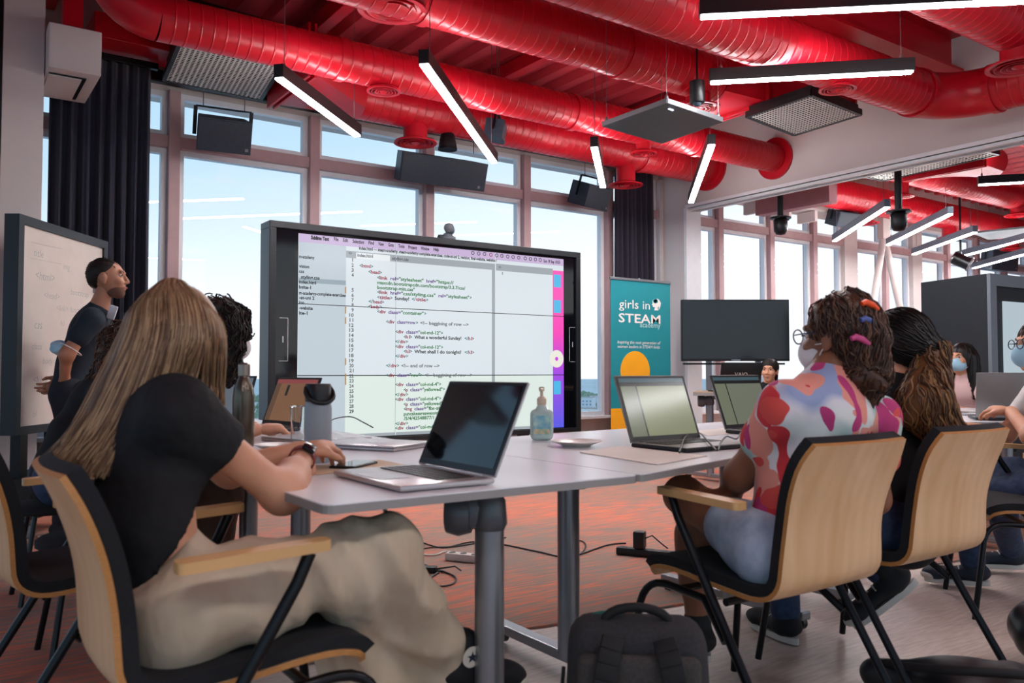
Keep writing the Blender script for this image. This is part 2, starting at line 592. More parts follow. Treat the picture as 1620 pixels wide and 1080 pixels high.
# bulkhead box with an access panel, upper left
t = thing('bulkhead_box', 'beige boxed bulkhead with access panel at the left post', 'bulkhead', (0.62, 6.7, 3.0))
mb = MB(); mb.b2((0.605, 6.17, 3.0), (0.92, 6.88, 3.3), 0.006); mb.build('box', OFFW, t, world=True)
mb = MB(); mb.b2((0.62, 6.30, 2.988), (0.82, 6.78, 2.999), 0.003); mb.build('access_panel', WHITE, t, world=True)
mb = MB(); mb.b2((0.825, 6.28, 2.992), (0.845, 6.8, 2.999)); mb.b2((0.62, 6.28, 2.992), (0.825, 6.295, 2.999)); mb.build('slot', BLK, t, world=True)

# ================================================================== CEILING
mb = MB()
per, dep = 0.30, 0.075
z0 = 3.95
prof = []
u = -7.0
while u < 18.4:
    prof += [(u, z0), (u + 0.10, z0), (u + 0.135, z0 + dep), (u + 0.265, z0 + dep)]
    u += per
prof.append((u, z0))
V = []; F = []
for (u, z) in prof:
    V += [(u, -6, z), (u, VW + 0.4, z)]
for i in range(len(prof) - 1):
    F.append((2 * i, 2 * i + 1, 2 * i + 3, 2 * i + 2))
mb.add(V, F)
mb.b2((-7, -6, z0 + dep + 0.01), (18.4, VW + 0.4, z0 + dep + 0.1))
o = mb.build('ceiling', REDD); o['kind'] = 'structure'; o['label'] = 'red corrugated metal deck ceiling'
def ibeam(name, label, a, b, w, h):
    a = Vector(a); b = Vector(b)
    t = thing(name, label, 'beam', a)
    m = MB(); m.bar(a, b, w, 0.025); 
    m.build('bottom_flange', RED, t, world=True)
    m = MB(); up = Vector((0, 0, h))
    m.bar(a + up * 0.5 , b + up * 0.5, 0.03, h); m.build('web', RED, t, world=True)
    m = MB(); m.bar(a + up, b + up, w, 0.025); m.build('top_flange', RED, t, world=True)
    return t
ibeam('ceiling_beam', 'red steel beam close behind the thick middle duct', (-4, 5.28, 3.62), (UP - 0.02, 5.28, 3.62), 0.16, 0.3)
ibeam('ceiling_beam', 'red steel beam above the duct that bends at the header', (-4, 3.72, 3.60), (UP - 0.02, 3.72, 3.60), 0.24, 0.32)
for k, uu in enumerate((0.7, 2.6, 4.5, 6.4)):
    for (va, vb, tx) in ((5.38, 7.28, 'between the window wall and the middle beam'), (3.86, 5.18, 'between the two middle beams')):
        m = MB(); m.bar((uu, va, 3.87), (uu, vb, 3.87), 0.10, 0.13, 0.004)
        o = m.build('ceiling_joist', RED)
        tag(o, 'red steel joist ' + tx, 'joist', 'joists ' + tx)

# ------------------------------------------------------------------ ducts
def duct_profile(L, r, ridge=0.08):
    p = [(r, 0)]
    x = ridge
    while x < L - 0.02:
        p += [(r, x - 0.012), (r, x - 0.004), (r + 0.003, x), (r, x + 0.004), (r, x + 0.012)]
        x += ridge
    p.append((r, L))
    return p
def duct(label, a, b, r, drops=(), flange_end=False, collars=()):
    a = Vector(a); b = Vector(b); L = (b - a).length; ax = (b - a).normalized()
    t = thing('air_duct', label, 'duct', a)
    m = MB(); m.lathe(duct_profile(L, r), a, 28, ax); m.build('tube', RED, t, world=True, smooth=50)
    for c in collars:
        m = MB(); m.lathe([(r + 0.002, -0.03), (r + 0.012, -0.03), (r + 0.012, 0.03), (r + 0.002, 0.03)], a + ax * (c * L), 28, ax, cap=False)
        m.build('collar', RED, t, world=True, smooth=30)
    if flange_end:
        m = MB(); m.lathe([(r, -0.03), (r + 0.075, -0.03), (r + 0.075, 0), (r, 0)], b, 28, ax, cap=False); m.build('flange', RED, t, world=True, smooth=30)
    for (p, rd) in drops:
        diffuser(t, p, rd, a.z)
    return t
def diffuser(t, p, R, ztop):
    p = Vector(p); s = R
    m = MB(); m.lathe([(s * 0.56, 0.0), (s * 0.56, ztop - p.z)], p, 24, cap=False)
    m.lathe([(s * 0.56, 0.02), (s * 0.8, 0.01), (s * 1.0, 0.0), (s * 1.0, -0.012), (s * 0.84, -0.010), (s * 0.80, 0.012)], p, 32, cap=False)
    dr = m.build('diffuser', RED, t, world=True, smooth=35)
    for (ra, rb) in ((0.74, 0.60), (0.55, 0.42), (0.37, 0.26)):
        m = MB(); m.lathe([(s * ra, -0.016), (s * ra - 0.006, -0.016), (s * rb, 0.025), (s * rb + 0.006, 0.025)], p, 28, cap=False)
        m.build('ring', RED, dr, world=True, smooth=35)
    m = MB(); m.lathe([(s * 0.22, -0.012), (s * 0.16, -0.014), (0.002, -0.03)][::-1] + [(s * 0.22, 0.02), (0.002, 0.05)], p, 24)
    m.build('cone', RED, dr, world=True, smooth=40)
Z1, Z2, Z3, Z4 = 3.34, 3.25, 3.42, 3.22
V1, V2, V3, V4, V5 = 6.5, 5.58, 4.65, 3.55, 2.55
def dv(x, y, v):
    return onv(x, y, v)
duct('red round air duct closest to the windows with two ceiling diffusers', (2.95, V1, Z1), (UP, V1, Z1), 0.19,
     [(dv(657, 225, V1), 0.19), (dv(990, 292, V1), 0.18)], True, (0.3, 0.75))
t2_ = duct('thin red round air duct second from the windows ending in a wall flange', (1.15, V2, Z2), (UP, V2, Z2), 0.145,
     [(dv(607, 143, V2), 0.125), (dv(1018, 242, V2), 0.12)], True, (0.2, 0.55, 0.8))
m = MB(); m.tube([(1.15 - 0.3 * math.sin(PI / 2 * k / 8), V2, Z2 + 0.3 * (1 - math.cos(PI / 2 * k / 8))) for k in range(9)] + [(0.85, V2, 3.935)], 0.147, 28, cap=False); m.build('elbow', RED, t2_, world=True, smooth=50)
duct('thick red round air duct third from the windows', (-1.5, V3, Z3), (5.27, V3, Z3), 0.185,
     [(dv(620, 14, V3), 0.215), (dv(1105, 170, V3), 0.178)], False, (0.6, 0.85))
# transition piece of duct 1 from the box above the perforated grille
def transition(label, c0, w, h, c1, r, ax):
    c0 = Vector(c0); c1 = Vector(c1); ax = Vector(ax)
    side = Vector((-ax.y, ax.x, 0)); n = 32
    t = thing('duct_transition', label, 'duct', c0)
    m = MB(); V = []; F = []
    for k in range(n):
        a = 2 * PI * k / n + PI / 4
        ca, sa = math.cos(a), math.sin(a)
        q = max(abs(ca), abs(sa))
        V.append(tuple(c0 + side * (ca / q * w / 2) + Vector((0, 0, sa / q * h / 2))))
    for k in range(n):
        a = 2 * PI * k / n + PI / 4
        V.append(tuple(c1 + side * (math.cos(a) * r) + Vector((0, 0, math.sin(a) * r))))
    for k in range(n):
        F.append((k, (k + 1) % n, n + (k + 1) % n, n + k))
    m.add(V, F); m.build('hood', RED, t, world=True, smooth=25)
    m = MB()
    X = Matrix((side, Vector((0, 0, 1)), ax)).transposed()
    for q in (0, 0.05):
        m.box(c0 - ax * (0.012 + q), (w + 0.07, h + 0.07, 0.02), 0.003, mat=X)
    m.build('flange', RED, t, world=True)
    return t
transition('red hood joining the grille box to the duct by the windows', (2.34, 6.35, 3.40), 0.85, 0.34, (2.95, V1, Z1), 0.192, (1, 0, 0))
transition('red hood at the end of the thick middle duct', (5.66, 4.72, 3.42), 0.6, 0.34, (5.275, V3, Z3), 0.187, (-1, 0, 0))
# duct 4 with elbow
t = thing('air_duct', 'red round air duct that bends at the white header', 'duct', (0, V4, Z4))
m = MB(); m.lathe(duct_profile(6.4 + 1.5, 0.18), (-1.5, V4, Z4), 28, (1, 0, 0)); m.build('tube', RED, t, world=True, smooth=50)
m = MB(); pts = []
for k in range(13):
    a = PI / 2 * k / 12
    pts.append((6.4 + 0.42 * math.sin(a), V4 - 0.42 * (1 - math.cos(a)), Z4))
m.tube(pts, 0.183, 28, cap=False); m.build('elbow', RED, t, world=True, smooth=50)
m = MB(); m.lathe(duct_profile(6.5, 0.18), (6.82, V4 - 0.42, Z4), 28, (0, -1, 0)); m.build('tube', RED, t, world=True, smooth=50)
for cc, ax in (((6.4, V4, Z4), (1, 0, 0)), ((6.82, V4 - 0.42, Z4), (0, -1, 0))):
    m = MB(); m.lathe([(0.182, -0.025), (0.194, -0.025), (0.194, 0.025), (0.182, 0.025)], cc, 28, ax, cap=False); m.build('collar', RED, t, world=True)
diffuser(t, dv(1325, 140, V4), 0.13, Z4)
duct('red round air duct far from the windows with a wide diffuser', (0.5, V5, 3.3), (6.3, V5, 3.3), 0.19, [(dv(1612, 104, V5), 0.2)])

# ------------------------------------------------------------------ perforated grilles
def perforated(label, cs, z, box_h, nx, ny, group=None, side=BLK):
    P = [Vector((p.x, p.y, z)) for p in cs]
    c = sum(P, Vector()) / 4
    t = thing('ceiling_grille', label, 'grille', c, group=group)
    m = MB(); bm_v = []; 
    def q(a, b, zz=0.0):
        p = (P[0] * (1 - a) + P[1] * a) * (1 - b) + (P[3] * (1 - a) + P[2] * a) * b
        return (p.x, p.y, z + zz)
    g = 0.22
    for i in range(nx):
        for j in range(ny):
            a0, a1, b0, b1 = i / nx, (i + 1) / nx, j / ny, (j + 1) / ny
            am = g / nx; bmn = g / ny
            o = [q(a0, b0), q(a1, b0), q(a1, b1), q(a0, b1)]
            n_ = [q(a0 + am, b0 + bmn), q(a1 - am, b0 + bmn), q(a1 - am, b1 - bmn), q(a0 + am, b1 - bmn)]
            p_ = [(x, y, zz + 0.012) for (x, y, zz) in n_]
            base = m.n
            V = o + n_ + p_
            F = [(k, (k + 1) % 4, 4 + (k + 1) % 4, 4 + k) for k in range(4)]
            m.add(V, F, 0)
            m.add(p_, [(0, 1, 2, 3)], 1)
            m.add(n_ + p_, [(k, (k + 1) % 4, 4 + (k + 1) % 4, 4 + k) for k in range(4)], 1)
    m.build('perforated_plate', [PERF, PIT], t, world=True, kind='stuff', fix=False)
    m = MB()
    cc = c
    ring = [cc + (p - cc) * 1.04 for p in P]
    for k in range(4):
        m.bar(ring[k] + Vector((0, 0, 0.02)), ring[(k + 1) % 4] + Vector((0, 0, 0.02)), 0.03, 0.05)
    m.build('rim', side, t, world=True)
    m = MB(); m.prism([p + Vector((0, 0, 0.03)) for p in P], (0, 0, box_h)); m.build('plenum_box', side, t, world=True)
    return t
perforated('white perforated ceiling grille in a black box by the dark curtain', [onz(263, 127, 3.3), onz(293, 57, 3.3), onz(447, 97, 3.3), onz(410, 157, 3.3)], 3.3, 0.25, 28, 20)
perforated('white perforated ceiling grille beside the white header', [onz(1185, 185, 3.15), onz(1283, 152, 3.15), onz(1358, 182, 3.15), onz(1257, 213, 3.15)], 3.15, 0.06, 22, 18)
t = thing('fan_coil_unit', 'red boxed fan coil hanging above the grille near the header', 'fan coil', onz(1270, 182, 3.22))
m = MB(); c = onz(1270, 182, 3.22); m.box((c.x, c.y, 3.43), (0.5, 0.62, 0.38), 0.008); m.build('casing', RED, t, world=True)
for q in (-0.28, 0.25):
    m = MB(); m.b2((c.x + q, c.y - 0.34, 3.25), (c.x + q + 0.03, c.y + 0.34, 3.63)); m.build('flange', RED, t, world=True)
# duct trunk along the top of the dark curtain
m = MB(); m.b2((0.95, 6.72, 3.47), (1.70, 7.12, 3.66), 0.006); o = m.build('rectangular_duct', RED); tag(o, 'red rectangular duct above the dark curtain at the left', 'duct')
m = MB(); m.b2((0.70, 6.3, 3.302), (0.82, 6.42, 4.0), 0.004); o = m.build('steel_post', RED); tag(o, 'red steel post rising beside the beige bulkhead', 'post')

# ------------------------------------------------------------------ LED bars
LED = emat('led_diffuser', '#f8f6f8', 52.0)
LEDUP = emat('added_led_uplight', '#f8f6f8', 18.0)  # unseen glowing strip added on top of each bar to brighten the deck
def cable_top(p):
    """height at which a hanging wire meets what is above it"""
    z = 4.0
    far = p.x > UP
    for (vv, zz, rr) in (((V1, Z1, 0.19), (V2 - 0.3, 3.35, 0.16), (3.9, 3.5, 0.2)) if far else ((V1, Z1, 0.19), (V2, Z2, 0.145), (V3, Z3, 0.185), (V4, Z4, 0.18), (V5, 3.3, 0.19))):
        if abs(p.y - vv) < rr + 0.005 and zz - rr > p.z:
            z = min(z, zz - math.sqrt(max(0, rr * rr - (p.y - vv) ** 2)) - 0.002)
    if 8.75 < p.x < 9.95 and 4.1 < p.y < 5.1: z = min(z, 3.12)
    return z
HOUS = M('lamp_housing', '#121317', 0.45, var=0.1)
HOUS2 = M('lamp_housing_grey', '#5f6a78', 0.4, metal=0.2, var=0.05)
def led(label, a, b, w=0.065, h=0.085, hous=HOUS, group=None, top=4.0):
    a = Vector(a); b = Vector(b)
    t = thing('pendant_light_bar', label, 'lamp', (a + b) / 2, group=group)
    d = (b - a).normalized()
    m = MB(); m.bar(a + Vector((0, 0, h / 2)), b + Vector((0, 0, h / 2)), w, h, 0.004); m.build('housing', hous, t, world=True)
    m = MB(); m.bar(a + d * 0.012 - Vector((0, 0, 0.004)), b - d * 0.012 - Vector((0, 0, 0.004)), w * 0.8, 0.012); m.build('diffuser', LED, t, world=True)
    m = MB(); m.bar(a + d * 0.12 + Vector((0, 0, h - 0.0035)), b - d * 0.12 + Vector((0, 0, h - 0.0035)), w * 0.7, 0.008); m.build('added_uplight', LEDUP, t, world=True)
    for q in (0.06, 0.94):
        p = a + (b - a) * q + Vector((0, 0, h))
        zt = cable_top(p)
        m = MB(); m.tube([p, (p.x, p.y, zt)], 0.0025, 5); m.lathe([(0.01, 0), (0.01, 0.02), (0.003, 0.035)], p, 8)
        m.build('cable', STEEL, t, world=True)
    return t
ZL = 2.82
for (lab, p, q, z) in (
    ('black light bar hung in front of the perforated grille by the curtain', (440, 122), (566, 215), ZL),
    ('black light bar hanging over the middle speaker', (670, 100), (782, 257), ZL),
    ('short-looking black light bar hung near the small speaker by the corner', (940, 232), (954, 296), ZL),
    ('black light bar slanting in front of the white header end', (1126, 228), (1093, 320), ZL),
    ('black light bar hung across the duct that bends', (1122, 130), (1446, 113), 2.95),
    ('black light bar crossing above the other bars at the ceiling opening', (1106, 26), (1640, 0), 3.0)):
    led(lab, onz(*p, z), onz(*q, z))
# unseen lamps added behind the viewpoint to brighten the room
for k in range(4):
    led('black light bar hung over the near end of the room', (-1.5 + 2.2 * k, -0.6, 2.95), (-0.2 + 2.2 * k, -0.2, 2.95), group='light bars over the near end of the room')
# ================================================================== FURNITURE AND DEVICES
# ---- second-room ceiling: the same ducts run on behind the header
U2 = UP + 0.235
duct('red round air duct near the windows of the room beyond', (U2, V1, Z1), (17.5, V1, Z1), 0.19, [((10.4, V1, 3.02), 0.18), ((12.6, V1, 3.02), 0.18), ((14.6, V1, 3.02), 0.18)])
duct('red round air duct over the middle of the room beyond', (U2, V2 - 0.3, 3.35), (17.5, V2 - 0.3, 3.35), 0.16, [((9.2, V2 - 0.3, 3.03), 0.13), (dv(1612, 340, V2 - 0.3), 0.18)])
duct('thick red round air duct of the room beyond', (U2, 3.9, 3.5), (17.5, 3.9, 3.5), 0.2)
c = [onz(1372, 278, 3.15), onz(1546, 236, 3.15), onz(1575, 244, 3.15), onz(1400, 284, 3.15)]
perforated('dark ribbed ceiling grille of the room beyond', c, 3.14, 0.008, 36, 6)
transition('red flared hood under the grille of the room beyond', (8.85, 4.60, 3.30), 0.8, 0.34, (9.9, 4.60, 3.38), 0.17, (1, 0, 0))
for (lab, p, q, z) in (
    ('grey light bar closest to the dark speaker of the room beyond', (1320, 381), (1404, 327), 2.75),
    ('grey light bar beside the black pole camera of the room beyond', (1405, 387), (1504, 338), 2.75),
    ('grey light bar hung over the black room divider', (1445, 402), (1543, 367), 2.75),
    ('grey light bar hung over the divider and the spot lamp', (1514, 407), (1640, 374), 2.75),
    ('grey light bar hung below the ceiling panel of the room beyond', (1540, 424), (1650, 394), 2.75),
    ('black light bar high behind the header in the room beyond', (1547, 292), (1660, 286), 2.95)):
    led(lab, onz(*p, z), onz(*q, z), hous=HOUS2 if 'grey' in lab else HOUS)
t = thing('pinkish_bulkhead', 'dusty pink bulkhead hung behind the white header', 'bulkhead', (8.2, 6.3, 2.95))
m = MB(); p0 = onu(1195, 325, 8.3); p1 = onu(1312, 325, 8.3)
m.b2((8.3, p1.y, 2.92), (8.45, p0.y, 3.145)); m.build('fascia', M('dusty_pink', '#a5757a', 0.6, var=0.04), t, world=True)
for k in range(3):
    m = MB(); m.b2((8.5 + 0.55 * k, 6.72, 3.0), (8.56 + 0.55 * k, 7.0, 3.14), 0.005); m.build('baffle', WHITE, t, world=True)
m = MB(); m.b2((8.45, 6.75, 3.15), (10.4, 7.1, 3.18)); m.build('soffit', WHITE, t, world=True)
def pole_cam(label, x, ytop, yb, t_):
    p = ont(x, yb, t_); q = ont(x, ytop, t_)
    t = thing('pole_camera', label, 'camera', p)
    m = MB(); m.tube([(p.x, p.y, p.z + 0.2), (p.x, p.y, 4.0)], 0.035, 12); m.build('pole', BLKM, t, world=True, smooth=40)
    m = MB(); m.lathe([(0.12, 0.19), (0.12, 0.205), (0.05, 0.22)], p, 16); m.box((p.x, p.y, p.z + 0.19), (0.26, 0.05, 0.02), 0.005); m.build('bracket', BLKM, t, world=True)
    m = MB(); m.lathe([(0.01, 0.0), (0.05, 0.01), (0.075, 0.05), (0.08, 0.17), (0.06, 0.19)], p, 18); m.build('dome', BLK, t, world=True, smooth=50)
pole_cam('black dome camera on a pole in front of the far windows', 1235, 300, 372, 9.5)
pole_cam('black dome camera on a thick pole beside the grey light bars', 1422, 260, 366, 8.3)
apex = onv(1398, 372, VW - 0.35)
t = thing('v_brace', 'white inverted V steel brace standing at the far windows', 'brace', (apex.x, apex.y, 0))
for (xb, yb) in ((1378, 505), (1428, 505)):
    b = onv(xb, yb, VW - 0.35); d_ = (b - apex) / (b.z - apex.z)
    m = MB(); m.tube([apex, apex + d_ * (0.006 - apex.z)], 0.05, 14); m.build('strut', WHITE, t, world=True, smooth=40)
m = MB(); m.b2((apex.x - 0.09, apex.y - 0.05, apex.z - 0.06), (apex.x + 0.09, apex.y + 0.05, 3.97), 0.008); m.build('head_plate', WHITE, t, world=True)

# ---- speakers hung from the ceiling
def speaker(label, c, w, h, d, yaw, tilt, bracket=True, mat=SLATE):
    c = Vector(c)
    t = thing('hanging_speaker', label, 'speaker', c)
    R = Matrix.Rotation(yaw, 3, 'Z') @ Matrix.Rotation(tilt, 3, 'X')
    m = MB()
    poly = [(-w / 2, -d / 2), (w / 2, -d / 2), (w / 2 * 0.86, d / 2), (-w / 2 * 0.86, d / 2)]
    V = [tuple(c + R @ Vector((x, y, z))) for z in (-h / 2, h / 2) for (x, y) in poly]
    m.add(V, [(0, 1, 2, 3), (7, 6, 5, 4), (0, 4, 5, 1), (1, 5, 6, 2), (2, 6, 7, 3), (3, 7, 4, 0)])
    m.build('cabinet', mat, t, world=True)
    m = MB(); m.box(c + R @ Vector((0, -d / 2 - 0.004, 0)), (w * 0.97, 0.008, h * 0.93), 0.003, mat=R); m.build('front_grille', SLATE, t, world=True)
    m = MB(); m.box(c + R @ Vector((w * 0.42, -d / 2 - 0.0095, -h * 0.36)), (0.025, 0.003, 0.025), 0, mat=R); m.build('badge', GREYM, t, world=True)
    if bracket:
        m = MB()
        for sx in (-1, 1):
            m.bar(c + R @ Vector((sx * (w / 2 + 0.006), 0, -h * 0.1)), c + R @ Vector((sx * (w / 2 + 0.006), 0, h / 2 + 0.07)), 0.03, 0.006)
        m.bar(c + R @ Vector((-w / 2 - 0.006, 0, h / 2 + 0.07)), c + R @ Vector((w / 2 + 0.006, 0, h / 2 + 0.07)), 0.03, 0.006)
        m.build('yoke', BLKM, t, world=True)
    for sx in (-1, 1):
        p = c + R @ Vector((sx * w * 0.38, 0, h / 2 + 0.075))
        zt = cable_top(p)
        m = MB(); m.tube([p, (p.x, p.y, zt)], 0.004, 6); m.build('wire', STEEL, t, world=True)
    return t
yw = math.radians(-8)
speaker('slate box speaker hung below the perforated grille by the curtain', onv(352, 212, 6.9), 0.42, 0.26, 0.26, yw, math.radians(22))
speaker('wide slate speaker hung in the middle of the window wall', onv(694, 270, 6.98), 0.92, 0.27, 0.26, math.radians(-3), math.radians(18), False)
speaker('slate box speaker hung close to the right-hand dark curtain', onv(932, 309, 6.98), 0.42, 0.25, 0.26, math.radians(12), math.radians(20))
speaker('small dark speaker hung between the ducts beside a light bar', onv(783, 207, 6.1), 0.24, 0.16, 0.16, math.radians(50), math.radians(10))
speaker('dark speaker hung in front of the far windows', onv(1333, 346, 6.6), 0.42, 0.2, 0.24, yw, math.radians(20))
speaker('dark speaker hung above the black room divider', onv(1580, 412, 6.85), 0.7, 0.34, 0.24, yw, 0.1)
# little black cylinder under the first duct
p = onv(708, 236, V1)
t = thing('ceiling_sensor', 'black cup-shaped sensor under the duct by the windows', 'sensor', p)
m = MB(); m.lathe([(0.08, 0), (0.085, 0.02), (0.065, 0.13), (0.05, 0.16)], p, 20); m.build('cup', BLK, t, world=True, smooth=40)
m = MB(); m.lathe([(0.088, -0.006), (0.088, 0.012)], p, 20); m.build('rim', BLKM, t, world=True)
# projector spot on a rod + flat ceiling microphone + dome camera
p = onz(1103, 163, 2.86)
t = thing('pendant_spot', 'black cylinder spot hung on a rod above the flat grey panel', 'lamp', p)
m = MB(); m.lathe([(0.05, 0), (0.052, 0.005), (0.052, 0.15), (0.02, 0.155)], p, 20); m.build('cylinder', BLK, t, world=True, smooth=40)
m = MB(); m.tube([(p.x, p.y, p.z + 0.15), (p.x, p.y, 4.0)], 0.007, 8); m.build('rod', BLKM, t, world=True)
m = MB(); m.sphere((p.x, p.y, p.z - 0.004), (0.03, 0.03, 0.02), 14); m.build('lens', M('lens_glass', '#5b6a78', 0.08, var=0.05), t, world=True, smooth=60)
zc = 2.74
cs = [onz(953, 200, zc), onz(1055, 163, zc), onz(1143, 193, zc), onz(1047, 227, zc)]
cc = sum(cs, Vector()) / 4
t = thing('ceiling_microphone', 'flat grey square ceiling microphone panel on thin wires', 'microphone', cc)
m = MB(); m.prism([cc + (p - cc) * 1.0 for p in cs], (0, 0, 0.022)); m.build('panel', M('panel_grey', '#474c50', 0.42, var=0.04), t, world=True)
m = MB()
for k in range(4):
    m.bar(cs[k] + Vector((0, 0, 0.016)), cs[(k + 1) % 4] + Vector((0, 0, 0.016)), 0.012, 0.034, 0.002)
m.build('rim', M('rim_grey', '#6d7175', 0.35, metal=0.5), t, world=True)
q = cs[1] * 0.82 + cs[3] * 0.10 + cs[2] * 0.08
m = MB(); m.box((q.x, q.y, zc - 0.002), (0.05, 0.014, 0.004), 0.001, rz=0.2); m.build('status_light', emat('status_led', '#cfe2ff', 3.0), t, world=True)
for k in range(4):
    p = cc + (cs[k] - cc) * 0.93
    zt = 4.0
    for (vv, zz, rr) in ((V2, Z2, 0.145), (V3, Z3, 0.185)):
        if abs(p.y - vv) < rr: zt = zz - rr * 0.98
    m = MB(); m.tube([(p.x, p.y, zc + 0.02), (p.x, p.y, zt)], 0.002, 5); m.lathe([(0.012, 0.02), (0.012, 0.05), (0.004, 0.07)], (p.x, p.y, zc), 8); m.build('wire', STEEL, t, world=True)
p = onz(962, 12, 3.55)
t = thing('dome_camera', 'black dome camera under the ceiling deck', 'camera', p)
m = MB(); m.lathe([(0.01, -0.05), (0.05, -0.03), (0.065, 0.0)], p, 18); m.build('dome', BLK, t, world=True, smooth=60)
m = MB(); m.lathe([(0.08, 0), (0.085, 0.03), (0.075, 0.07)], p, 18); m.tube([(p.x, p.y, p.z + 0.07), (p.x, p.y, 4.0)], 0.012, 8); m.build('mount', BLKM, t, world=True, smooth=40)
# spot lamp in the far room
p = onv(1520, 412, 6.0)
t = thing('stage_spot', 'black stage spot lamp with silver rim in the room beyond', 'lamp', p)
R = frame((0.4, -0.8, -0.5))
m = MB(); m.lathe([(0.07, -0.12), (0.09, -0.1), (0.09, 0.1), (0.1, 0.12)], p, 16, (0.4, -0.8, -0.5)); m.build('can', BLKM, t, world=True, smooth=40)
m = MB(); m.tube([(p.x, p.y, p.z + 0.08), (p.x, p.y, 4.0)], 0.015, 8); m.build('hanger', BLKM, t, world=True)
m = MB(); m.lathe([(0.085, 0.118), (0.105, 0.118), (0.105, 0.14), (0.085, 0.14)], p, 16, (0.4, -0.8, -0.5)); m.build('rim', GREYM, t, world=True)
c0 = onz(1600, 368, 3.0)
t = thing('acoustic_panel_unit', 'grey flat ceiling panel hung in the room beyond', 'panel', c0)
m = MB(); m.box(c0, (0.8, 0.8, 0.03), 0.004, rz=0.2); m.build('slab', M('panel_grey', '#474c50'), t, world=True)
for sx in (-1, 1):
    m = MB(); m.tube([(c0.x + 0.35 * sx, c0.y + 0.3, 3.01), (c0.x + 0.35 * sx, c0.y + 0.3, cable_top(Vector((c0.x + 0.35 * sx, c0.y + 0.3, 3.02))))], 0.003, 5); m.build('wire', STEEL, t, world=True)

# ---- curtains
def curtain(label, u0, u1, v, z0, z1, folds, amp, mat):
    t = thing('curtain', label, 'curtain', ((u0 + u1) / 2, v, z0))
    n = folds * 24; rows = 14
    V = []; F = []
    for r in range(rows + 1):
        q = r / rows
        z = z1 + (z0 - z1) * q
        for i in range(n + 1):
            s = i / n
            ph = s * folds * 2 * PI
            a = amp * (0.35 + 0.65 * min(1, q * 2.5))
            x = u0 + (u1 - u0) * s + 0.012 * math.sin(ph * 0.37 + q * 2) * q
            y = v + a * math.sin(ph + 0.6 * math.sin(s * 9)) + 0.3 * a * math.sin(ph * 2.3 + q)
            V.append((x, y, z))
    for r in range(rows):
        for i in range(n):
            a = r * (n + 1) + i
            F.append((a, a + 1, a + n + 2, a + n + 1))
    m = MB(); m.add(V, F); o = m.build('drape', mat, t, world=True, smooth=80)
    so = o.modifiers.new('thick', 'SOLIDIFY'); so.thickness = 0.004
    m = MB(); m.bar((u0 - 0.05, v, z1 + 0.02), (u1 + 0.05, v, z1 + 0.02), 0.05, 0.05, 0.004); m.build('rail', BLKM, t, world=True)
CURT = M('navy_curtain', '#1a1e30', 0.8, var=0.15, vscale=40, sheen=0.15)
CURT2 = M('plum_curtain', '#2a2533', 0.8, var=0.15, vscale=40, sheen=0.15)
curtain('dark navy curtain hanging beside the whiteboard', 0.70, 1.40, 6.99, 0.02, 3.40, 8, 0.04, CURT)
curtain('dark plum curtain hanging behind the teal banner', 6.42, 7.02, 7.12, 0.02, 3.5, 6, 0.04, CURT2)

# ================================================================== VIDEO WALL
VT = 6.43
def tv(zx, zy, off=0.0):
    return onv(400 + zx / 2.7, 320 + zy / 2.7, VT - off)
tL = onv(425, 400, VT).x; tR = onv(917, 500, VT).x
tT = onv(425, 348, VT).z; tB = onv(917, 682, VT).z
w = thing('video_wall', 'large black framed video wall of nine panels showing code', 'screen', ((tL + tR) / 2, VT + 0.1, 0))
sL = tv(193, 300).x; sR = tv(1327, 300).x; sT = tv(195, 130).z; sB = tB + 0.045
j1 = onv(626, 500, VT).x; j2 = onv(783, 500, VT).x
k1 = onv(470, 480, VT).z; k2 = onv(470, 594, VT).z
BZ = 0.055
FRM = M('video_wall_frame', '#15171b', 0.35, var=0.1)
m = MB()
m.b2((tL, VT - 0.02, tT - BZ), (tR, VT + 0.2, tT), 0.004)
m.b2((tL, VT - 0.02, tB), (tR, VT + 0.2, tB + 0.04), 0.004)
m.b2((tL, VT - 0.02, tB + 0.04), (tL + BZ, VT + 0.2, tT - BZ), 0.004)
m.b2((tR - BZ, VT - 0.02, tB + 0.04), (tR, VT + 0.2, tT - BZ), 0.004)
m.build('frame', FRM, w, world=True)
m = MB(); m.b2((tL + BZ, VT + 0.006, tB + 0.04), (tR - BZ, VT + 0.18, tT - BZ)); m.build('black_glass', M('black_glass', '#05060a', 0.06, spec=0.6), w, world=True)
xs = [sL, j1, j2, sR]; zs = [sT, k1, k2, sB]
g = 0.0035
SCR = emat('screen_page', '#dbe4ea', 0.78)
SCRL = emat('screen_page_low', '#dce8e2', 0.80)
for r in range(3):
    for c_ in range(3):
        m = MB(); m.b2((xs[c_] + g, VT - 0.004, zs[r + 1] + g), (xs[c_ + 1] - g, VT + 0.006, zs[r] - g))
        m.build('display_panel', SCRL if r == 2 else SCR, w, world=True)
def rect(name, u0, u1, za, zb, mat, off, parent=None):
    m = MB(); m.b2((u0, VT - 0.004 - off, za), (u1, VT - 0.004 - off + 0.0006, zb)); return m.build(name, mat, parent or w, world=True)
def grid_rect(name, u0, u1, za, zb, mat, off):
    """flat picture area cut at the panel joints"""
    m = MB()
    for r in range(3):
        for c_ in range(3):
            a0, a1 = max(u0, xs[c_] + g), min(u1, xs[c_ + 1] - g); b0, b1 = max(za, zs[r + 1] + g), min(zb, zs[r] - g)
            if a1 > a0 and b1 > b0:
                m.b2((a0, VT - 0.004 - off, b0), (a1, VT - 0.004 - off + 0.0006, b1))
    return m.build(name, mat, w, world=True)
menu_b = tv(300, 178).z
side_u = tv(396, 400).x
strip_u = tv(1280, 400).x
